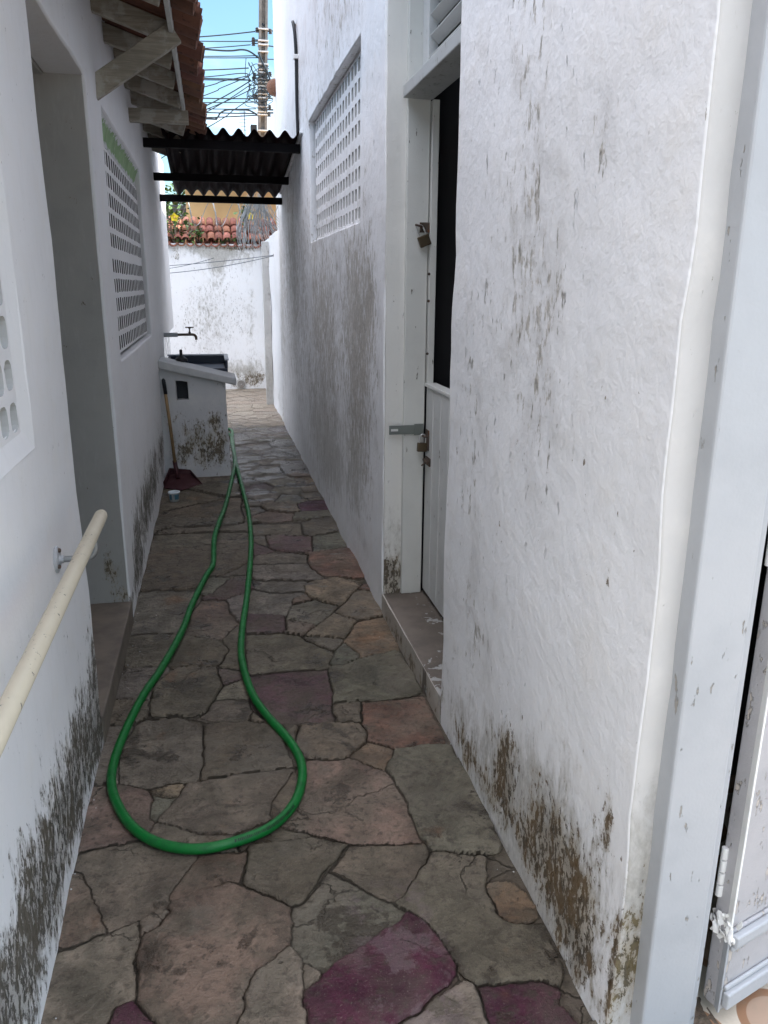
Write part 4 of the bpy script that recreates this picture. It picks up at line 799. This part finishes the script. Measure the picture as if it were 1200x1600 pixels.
# ================================================================ hose
HP=[(-.22,8.75),(-.02,8.62),(.10,8.48)]+HOSE+[(.105,8.15),(.03,8.35),(-.12,8.5)]
pts=[]
for i,(x,y) in enumerate(HP): pts.append((x,y,.0175+.0012*math.sin(i*1.7)+(.028 if i in (8,9) else 0)))
# the right-hand strand crosses over near the tank corner
hp=spl(pts,7)
hose=MB().tube(hp,.0145,18).build('garden_hose',M_hose,smooth=True)
tag(hose,'long green rubber garden hose lying in a narrow loop on the paving','hose')
mk=MB(); seg=[p for p in hp if -.02<p.x<.16 and 1.85<p.y<2.02]
rk=random.Random(2)
for a_,b2 in zip(seg,seg[1:]):
    for k in range(3):
        t0=k/3+.06; t1=t0+rk.uniform(.12,.24)
        pa=a_.lerp(b2,t0); pb=a_.lerp(b2,t1); d=(b2-a_).normalized(); sd_v=d.cross(Vector((0,0,1)))*1.0
        ang=R_(48); u_=(Vector((0,0,1))*math.sin(ang)+sd_v*math.cos(ang)).normalized(); w_=d.cross(u_).normalized()
        for (aa,bb) in ((pa,pb),):
            hgt=rk.uniform(.003,.0045)
            c0=aa+u_*.0151; c1=bb+u_*.0151; mk.add([c0-w_*hgt,c1-w_*hgt,c1+w_*hgt,c0+w_*hgt],[(0,1,2,3)])
mk.build('printed_marking',M_hosemark,hose,norm=False)
# ================================================================ laundry tank
tk=empty('laundry_tank',(-.15,6.8,0),'low white laundry tank with sloping cement top and mouldy front against the left wall','laundry tank')
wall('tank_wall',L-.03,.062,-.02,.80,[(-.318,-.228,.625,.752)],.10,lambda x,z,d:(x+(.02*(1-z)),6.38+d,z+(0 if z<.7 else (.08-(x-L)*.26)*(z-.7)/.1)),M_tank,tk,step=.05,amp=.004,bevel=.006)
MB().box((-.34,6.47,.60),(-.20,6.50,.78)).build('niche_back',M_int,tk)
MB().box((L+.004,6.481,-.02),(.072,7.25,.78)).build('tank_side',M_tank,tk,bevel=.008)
sb=MB(); A=[(L+.003,6.345,.872),(.155,6.345,.735),(.155,6.345,.790),(L+.003,6.345,.938)]
sb.add([A[0],A[1],A[2],A[3]]+[(x,6.72,z) for x,_,z in A],[(0,1,2,3),(4,7,6,5),(0,4,5,1),(1,5,6,2),(2,6,7,3),(3,7,4,0)])
sb.build('sloping_slab',M_slab,tk,bevel=.008)
tub=MB(); bx0,bx1,by0,by1,zb,zt=-.40,.10,6.74,7.28,.80,.893
for a_,b2 in (((bx0,by0,zb),(bx1,by0+.02,zt-.06)),((bx0,by1-.02,zb),(bx1,by1,zt)),((bx0,by0+.021,zb),(bx0+.02,by1-.021,zt)),((bx1-.02,by0+.021,zb),(bx1,by1-.021,zt)),((bx0+.021,by0+.021,zb),(bx1-.021,by1-.021,zb+.03))): tub.box(a_,b2)
tb=tub.build('basin',M_tub,tk,bevel=.004)
MB().box((bx0-.01,by1-.024,zt+.001),(bx1+.012,by1+.012,zt+.014)).box((bx1-.024,by0+.02,zt+.001),(bx1+.012,by1-.026,zt+.014)).box((bx1+.001,by1-.2,.80),(bx1+.008,by1,zt)).build('basin_rim',M_rim,tk,bevel=.003)
# tap on grey pipe
tp=empty('water_tap',(L,7.38,1.08),'grey water pipe with a cross-handled tap sticking out of the wall above the laundry tank','tap')
MB().tube([(L-.06,7.38,1.070),(L+.12,7.38,1.070)],.019,14).build('pipe_sleeve',M_frame,tp,smooth=True)
MB().tube(spl([(L+.11,7.38,1.070),(L+.2,7.38,1.071),(L+.255,7.38,1.070),(L+.275,7.38,1.055),(L+.28,7.38,1.025)],5),.0115,12).build('spout',M_rust,tp,smooth=True)
MB().lathe([(.011,0),(.011,.02),(.006,.026),(.006,.05),(.012,.052),(.012,.058)],(L+.225,7.38,1.072),12).bar((L+.188,7.38,1.134),(L+.262,7.38,1.134),.012,.010).build('tap_handle',M_rust,tp)
bt=MB().lathe([(.028,0),(.05,.01),(.045,.03),(.02,.045),(.012,.05),(.012,.095),(.004,.10)],(-.27,6.70,.893),16); bt=bt.build('scrubbing_brush',M_black,smooth=False,bevel=.002); tag(bt,'small black brush with upright handle resting on the laundry tank top','brush')
# ================================================================ dustpan and tub
dp_=empty('dustpan',(-.32,6.15,0),'dark red long-handled dustpan leaning against the front of the laundry tank','dustpan')
pm_=MB(); z=.012
fr=[(-.14,6.06),(-.30,5.87)]
P0=[(-.425,6.02,.008),(-.30,5.93,.008),(-.148,6.07,.008),(-.235,6.33,.035),(-.40,6.36,.035)]
top=[(-.43,6.03,.05),None,None,(-.245,6.345,.07),(-.40,6.365,.085)]
pm_.add(P0,[(0,1,2,3,4)])
pm_.add([P0[0],P0[4],top[4],top[0]],[(0,1,2,3)]); pm_.add([P0[4],P0[3],top[3],top[4]],[(0,1,2,3)]); pm_.add([P0[3],P0[2],(-.150,6.08,.016),top[3]],[(0,1,2,3)])
po=pm_.build('pan',M_red,dp_,norm=False); sd2=po.modifiers.new('thickness','SOLIDIFY'); sd2.thickness=.004
MB().tube([(-.335,6.22,.03),(-.355,6.29,.16)],.017,10).build('handle_socket',M_red,dp_,smooth=True)
hd=MB().tube([(-.350,6.275,.12),(-.372,6.31,.45),(-.398,6.345,.76)],.0125,10).build('handle',M_stick,dp_,smooth=True)
MB().tube([(-.390,6.337,.68),(-.400,6.348,.785),(-.402,6.35,.80)],[.0142,.015,.006],10).build('handle_cap',M_black,hd,smooth=True)
cp=MB().lathe([(.0,0),(.033,0),(.037,.060),(.042,.061),(.042,.070),(.039,.071),(.035,.062),(.031,.004),(.0,.004)],(-.338,5.64,.002),24,cap=False).build('plastic_tub',M_cup,smooth=True)
tag(cp,'small empty white and blue plastic tub standing on the paving in front of the dustpan','plastic tub')
# ================================================================ padlocks
def padlock(loc,rotm,label,sz=1.0,grp='padlocks on the half-open door'):
    e=empty('padlock',loc,label,'padlock',grp); T=Matrix.Translation(loc)@rotm
    MB().box((-.021*sz,-.009,-.038*sz),(.021*sz,.009,0),T).build('lock_body',M_brass,e,bevel=.003)
    MB().tube([T@Vector(p) for p in spl([(-.013*sz,0,-.004),(-.013*sz,0,.022*sz),(-.009*sz,0,.032*sz),(0,0,.036*sz),(.009*sz,0,.032*sz),(.013*sz,0,.022*sz),(.013*sz,0,-.004)],4)],.0035,8).build('shackle',M_shack,e,smooth=True)
padlock((.868,3.335,1.702),Matrix.Rotation(R_(-22),4,'Y'),'tarnished padlock hanging tilted from the upper hasp on the white door frame',1.15)
padlock((.882,3.322,.832),Matrix.Rotation(R_(3),4,'Y'),'tarnished padlock hanging straight on the lower door leaf beside the grey hasp plate',1.05)
# ================================================================ conduit, nest
cb=empty('cable_conduit',(RX,6.55,3.0),'black cable with a hooked top clipped to the upper right wall above the awning','conduit')
MB().tube(spl([(RX-.014,6.545,2.60),(RX-.016,6.55,2.85),(RX-.014,6.55,3.1),(RX-.018,6.56,3.28),(RX-.025,6.60,3.37),(RX-.02,6.66,3.39),(RX+.01,6.70,3.36)],5),.0125,10).build('cable',M_black,cb,smooth=True)
for z in (3.12,): MB().box((RX-.032,6.525,z),(RX+.004,6.58,z+.03)).build('clip',M_white,cb,bevel=.004)
ns=MB().lathe([(.0,-.085),(.05,-.07),(.08,-.03),(.085,.01),(.065,.05),(.03,.075),(.0,.08)],(RX+.0,8.70,3.39),16).build('clay_nest',M_clay,smooth=True); tag(ns,'round brown mud nest stuck to the far edge of the tall white building','nest')
# ================================================================ clotheslines
def line(p,q,sag,r,label,name,cat,grp,mat=M_wirethin,n=14,seg=5):
    p=Vector(p);q=Vector(q); P=[p.lerp(q,i/n)-Vector((0,0,sag*4*(i/n)*(1-i/n))) for i in range(n+1)]
    o=MB().tube(P,r,seg).build(name,mat,smooth=True); return tag(o,label,cat,grp)
gcl='clotheslines across the end of the alley'
line((-.9,11.2,1.66),(.06,11.99,1.868),.03,.004,'short sagging clothesline pinned highest on the middle of the far white wall','clothesline','clothesline',gcl)
line((-1.0,9.95,1.68),(.722,9.55,1.832),.02,.004,'upper of the two clotheslines tied to the nail in the right white wall','clothesline','clothesline',gcl)
line((-1.0,9.95,1.60),(.722,9.548,1.826),.05,.004,'lower and slacker of the two clotheslines tied to the nail in the right white wall','clothesline','clothesline',gcl)
nl=MB().lathe([(.012,-.02),(.012,.0),(.02,.004),(.0,.01)],(.722,9.55,1.832),8,Matrix.Rotation(R_(-90),3,'Y')); tag(nl.build('wall_nail',M_rust),'rusty nail in the right white wall holding two clotheslines','nail')
# ================================================================ razor wire and mesh
hx=[]
for i in range(420):
    t=i/420; a=t*2*math.pi*13; x=-1.1+2.25*t; hx.append((x+.09*math.sin(a*.5),12.2+.17*math.cos(a),2.50+.165*math.sin(a)+.03*math.sin(t*9)))
cw_=MB().tube(hx,.0045,5); rb=random.Random(8)
for i in range(0,420,6):
    p=Vector(hx[i]); d=Vector((rb.uniform(-1,1),rb.uniform(-1,1),rb.uniform(-1,1))).normalized()*.022; cw_.tube([p-d,p+d],.003,4)
tag(cw_.build('coiled_wire',M_galv,smooth=False,norm=False),'loose coil of barbed wire stretched above the tiled far wall','barbed wire')
ms=MB(); rb=random.Random(21)
for i in range(95):   # fan of tangled wire mesh hanging over the wall corner
    a0=rb.uniform(-.1,1.0); xs=.60+.20*a0; z0=2.62+rb.uniform(-.08,.1)-.1*a0; bul=rb.uniform(.02,.16)
    P=[]
    for k in range(7):
        t=k/6; P.append((xs+.05*rb.uniform(-1,1)*.3+(.30*(a0-.3))*t+ -bul*math.sin(t*math.pi*.8)*(1-a0*.8),11.25+rb.uniform(-.02,.02)+.5*(a0-.5)*.4+.2*t*rb.random(),z0-t*(.62-.30*max(0,a0))))
    ms.tube(spl(P,3),.0032,4)
tag(ms.build('wire_mesh_tangle',M_galv,norm=False),'grey tangle of crumpled wire mesh hanging over the corner of the right wall','wire mesh')
# ================================================================ plants on the coping
def leaves(m,c,n,r,size,rng,flat=.6):
    for k in range(n):
        p=Vector(c)+Vector((rng.gauss(0,r[0]),rng.gauss(0,r[1]),rng.gauss(0,r[2])))
        q=Matrix.Rotation(rng.uniform(0,6.3),3,'Z')@Matrix.Rotation(rng.uniform(-.9,.9),3,'X')@Matrix.Rotation(rng.uniform(-.6,.6),3,'Y')
        s=size*rng.uniform(.6,1.3); t=rng.uniform(.6,1.5)
        m.add([p+q@Vector(v)*s for v in ((0,0,0),(.32,.35,.06),(.22,.8,.0),(0,1.1,-.12),(-.22,.8,.0),(-.32,.35,.06))],[(0,1,2,3,4,5)],(t,t,t))
def plant(loc,label,n,r,size,fl,seed,grp='climbing plants on the far wall coping'):
    e=empty('flowering_vine' if fl else 'vine_plant',loc,label,'plant',grp); rng=random.Random(seed); x,y,z=loc
    m=MB(); leaves(m,(x,y,z+.02),n,r,size,rng); m.build('foliage',M_fol,e,norm=False)
    s=MB()
    for k in range(9):
        a=rng.uniform(-1,1); s.tube(spl([(x+a*r[0]*.5,y,z-.2),(x+a*r[0],y-.03,z-.03),(x+a*r[0]*2.2,y+rng.uniform(-.1,.1),z+rng.uniform(.05,.28))],5),.0035,5)
    s.build('stem',M_twig,e,norm=False)
    for (fx,fz,s0) in fl:
        f_=MB(); c=Vector((x+fx,y-.12,z+fz))
        for k in range(5):
            t=2*math.pi*k/5+.3; d=Vector((math.cos(t),-.25,math.sin(t))); sd=Vector((-math.sin(t),0,math.cos(t)))
            f_.add([c,c+d*s0*.6+sd*s0*.42,c+d*s0,c+d*s0*.6-sd*s0*.42],[(0,1,2,3)])
        fo=f_.build('flower',M_petal,e,norm=False); MB().lathe([(s0*.18,-.01),(s0*.12,.02)],c+Vector((0,-.01,0)),8,Matrix.Rotation(R_(90),3,'X')).build('flower_centre',M_orange,fo)
plant((-.50,12.12,2.38),'leafy vine with one open yellow flower at the left end of the tiled wall',150,(.11,.08,.10),.075,[(.045,.02,.062)],1)
plant((.55,12.15,2.46),'leafy sprig with a yellow flower in front of the ochre wall beside the wire mesh',60,(.05,.05,.05),.075,[(.05,-.02,.05)],2)
plant((-.17,12.1,2.17),'small green weed growing down the middle of the clay tile coping',80,(.05,.12,.06),.06,[],3)
plant((.27,12.1,2.10),'low green weed spreading along the right part of the clay tile coping',70,(.13,.06,.025),.05,[],4)
plant((-.42,12.05,2.14),'dark weeds hanging over the left edge of the clay tile coping',90,(.12,.05,.05),.05,[],5)
# far left tree crown behind the wall
def crown(loc,label,R,n,seed,zt):
    x,y,z=loc; e=empty('tree',(x,y,0),label,'tree'); rng=random.Random(seed)
    tr=MB(); tr.tube([(x,y,-.02),(x+.05,y,zt*.5),(x,y+.1,zt)],[.12,.09,.05],8)
    for k in range(14):
        a=rng.uniform(0,6.3); tr.tube(spl([(x,y,zt*.8),(x+R*.4*math.cos(a),y+R*.4*math.sin(a),zt+R*.2),(x+R*.9*math.cos(a),y+R*.9*math.sin(a),zt+rng.uniform(-.1,.8)*R)],4),[.03]*9 if False else .018,5)
    tr.build('trunk',M_twig,e,norm=False)
    m=MB()
    for k in range(n):
        a=rng.uniform(0,6.3); rr=R*rng.uniform(.3,1); c=(x+rr*math.cos(a),y+rr*math.sin(a)*.8,z+rng.uniform(-.5,.6)*R*.8)
        leaves(m,c,16,(.09,.09,.07),.085,rng)
    m.build('crown',M_fol,e,norm=False)
crown((-.75,16.5,2.95),'loose small-leaved tree crown behind the far wall under the awning on the left',.75,80,6,2.6)
# ================================================================ neighbours' house
nh=empty('neighbour_house',(1.4,17,0),'ochre yellow house behind the far tiled wall with a grey-roofed annex','house')
wall('wall',-.36,5.5,-.02,3.45,[],.2,lambda x,z,d:(x,15+d,z),M_orange,nh,step=.5,amp=.004)
MB().box((-.355,15.2,-.02),(5.5,20,3.4)).build('house_body',M_orange,nh)
MB().box((-2.4,15.4,-.02),(-.37,18,2.62)).build('annex_wall',M_orange,nh)
for k in range(5): MB().bar((-2.6,15.25+k*.02,2.66+k*.045),(-.34,15.25+k*.02,2.66+k*.045),.06,.03).build('annex_roof',M_roofgrey,nh)
MB().bar((-.45,14.8,3.46),(5.6,14.8,3.46),.9,.06).build('eave',M_roofgrey,nh)
# ================================================================ utility pole
pl=empty('utility_pole',(1.36,20,0),'tall grey concrete utility pole with metal bands, brackets and many cables','utility pole')
def px_(z): return 1.335+(z-4.83)*.0435
for sx,w_ in ((-1,.058),(1,.058)):
    MB().bar((px_(0)+sx*.078*1.1,20,-.02),(px_(9.6)+sx*.062,20,9.6),w_,.17,up=(0,1,0)).build('pole_flange',M_pole,pl,bevel=.006)
MB().bar((px_(0),20.02,-.02),(px_(9.6),20.02,9.6),.10,.05,up=(0,1,0)).build('pole_web',M_pole,pl)
for z in (6.99,6.76,6.68,6.54,6.29,6.18,6.12,5.99,5.92,5.84,5.77,5.68,5.6,5.42,5.31,5.25,4.92):
    MB().box((px_(z)-.118,19.895,z-.014),(px_(z)+.118,20.105,z+.014)).build('band',M_strap,pl,bevel=.003)
def insul(x,z,s=1.): return MB().lathe([(.02*s,-.05*s),(.045*s,-.045*s),(.03*s,-.02*s),(.045*s,-.01*s),(.03*s,.015*s),(.04*s,.03*s),(.02*s,.05*s)],(x,19.95,z),12)
for x,z in ((1.29,6.97),(1.585,6.96),(1.20,6.77),(1.20,6.70),(1.52,5.42),(1.50,5.27),(1.20,6.06),(1.18,5.99),(1.55,6.10),(1.22,5.62),(1.53,5.95),(1.56,5.78)):
    insul(x,z).build('insulator',M_black,pl)
    MB().bar((x,19.95,z),(px_(z),19.95,z),.02,.02).build('insulator_arm',M_wire,pl)
MB().box((1.06,19.7,4.85),(1.2,19.95,5.0)).build('junction_box',M_black,pl,bevel=.01)
rj=random.Random(12); tg=MB()
for k in range(26):
    z=rj.uniform(5.5,6.3); a=1.1+rj.uniform(-.12,.12); b2=px_(z)+rj.uniform(.08,.25)
    tg.tube(spl([(a,19.85,z+rj.uniform(-.1,.2)),(a+rj.uniform(-.1,.2),19.82,z-rj.uniform(.0,.25)),((a+b2)/2,19.85,z+rj.uniform(-.25,.15)),(b2,19.88,z+rj.uniform(-.3,.1))],5),.008,5)
tg.tube(spl([(1.30,19.86,6.5),(1.38,19.84,6.3),(1.5,19.85,6.08),(1.55,19.86,5.85),(1.5,19.86,5.6)],6),.022,6)
tg.build('cable_slack',M_wire,pl,norm=False)
cab=[]
for i,W in enumerate(WIRES):
    P=[(x,20,z) for x,z in W]; thick=i in (3,19,26,25)
    if W[0][0]<1: # leads away to the left, behind the tiled eave
        (xa,za),(xb,zb)=W[0],W[1]; s=(zb-za)/(xb-xa); P=[(xa-9,20+rj.uniform(-2,3),za-9*s*.55+.25)]+[(xa-3.2,20,za-3.2*s*.85+.03)]+P
    else:
        (xa,za),(xb,zb)=W[-2],W[-1]; s=(zb-za)/(xb-xa); P=P+[(xb+4,20,zb+4*s*.6)]
    o_=MB().tube(spl(P,6),.019 if thick else (.011 if i%3 else .014),5).build('overhead_cable',M_wire,norm=False,smooth=True)
    cab.append((o_,'right' if W[0][0]>=1 else 'left',thick,W))
ORD=['topmost','second','third','fourth','fifth','sixth','seventh','eighth','ninth','tenth','eleventh','twelfth','thirteenth','fourteenth','fifteenth','sixteenth','seventeenth','eighteenth','nineteenth','twentieth','twenty-first','twenty-second','twenty-third']
for side in ('left','right'):
    cs_=sorted([c for c in cab if c[1]==side],key=lambda c:-(c[3][0][1] if side=='left' else c[3][-1][1]))
    for k,(o_,_,th,W) in enumerate(cs_):
        sl_=W[-1][1]-W[0][1]; how='thick black' if th else 'steeply rising thin' if sl_>.3 else 'thin near-level'
        tag(o_,(how+' cable, '+ORD[k]+' from the top where cables meet the tiled eave') if side=='left' else (how+' cable, '+ORD[k]+' from the top on the right of the utility pole'),'cable','overhead cables at the utility pole')
an=empty('antenna',(1.88,40,0),'distant thin television antenna mast beyond the awning beside the utility pole','antenna')
MB().tube([(1.88,40,-.02),(1.88,40,9.15)],.02,6).build('mast',M_wirethin,an)
for z,wd in ((8.35,.2),(8.5,.14),(8.65,.22),(8.8,.24),(8.95,.14),(9.1,.2)): MB().bar((1.85-wd,40,z),(1.85+wd*.6,40,z),.02,.02).bar((1.85-wd,40,z-.04),(1.85-wd,40,z+.05),.02,.02).build('antenna_rod',M_wirethin,an)
# small bits on the paving
cr_=random.Random(31)
gm_=MB()
for k in range(60):
    side=cr_.random(); x=(L+abs(cr_.gauss(0,.04))) if side<.55 else (RX-abs(cr_.gauss(0,.035)) if side<.9 else cr_.uniform(L,RX)); y=cr_.uniform(1.2,6)
    s=cr_.uniform(.001,.0028); gm_.lathe([(.0,0),(s,s*.3),(s*.7,s),(.0,s*1.1)],(x,y,.001),5,cap=False)
gr=gm_.build('grit',M_slab,norm=False); tag(gr,kind='stuff')
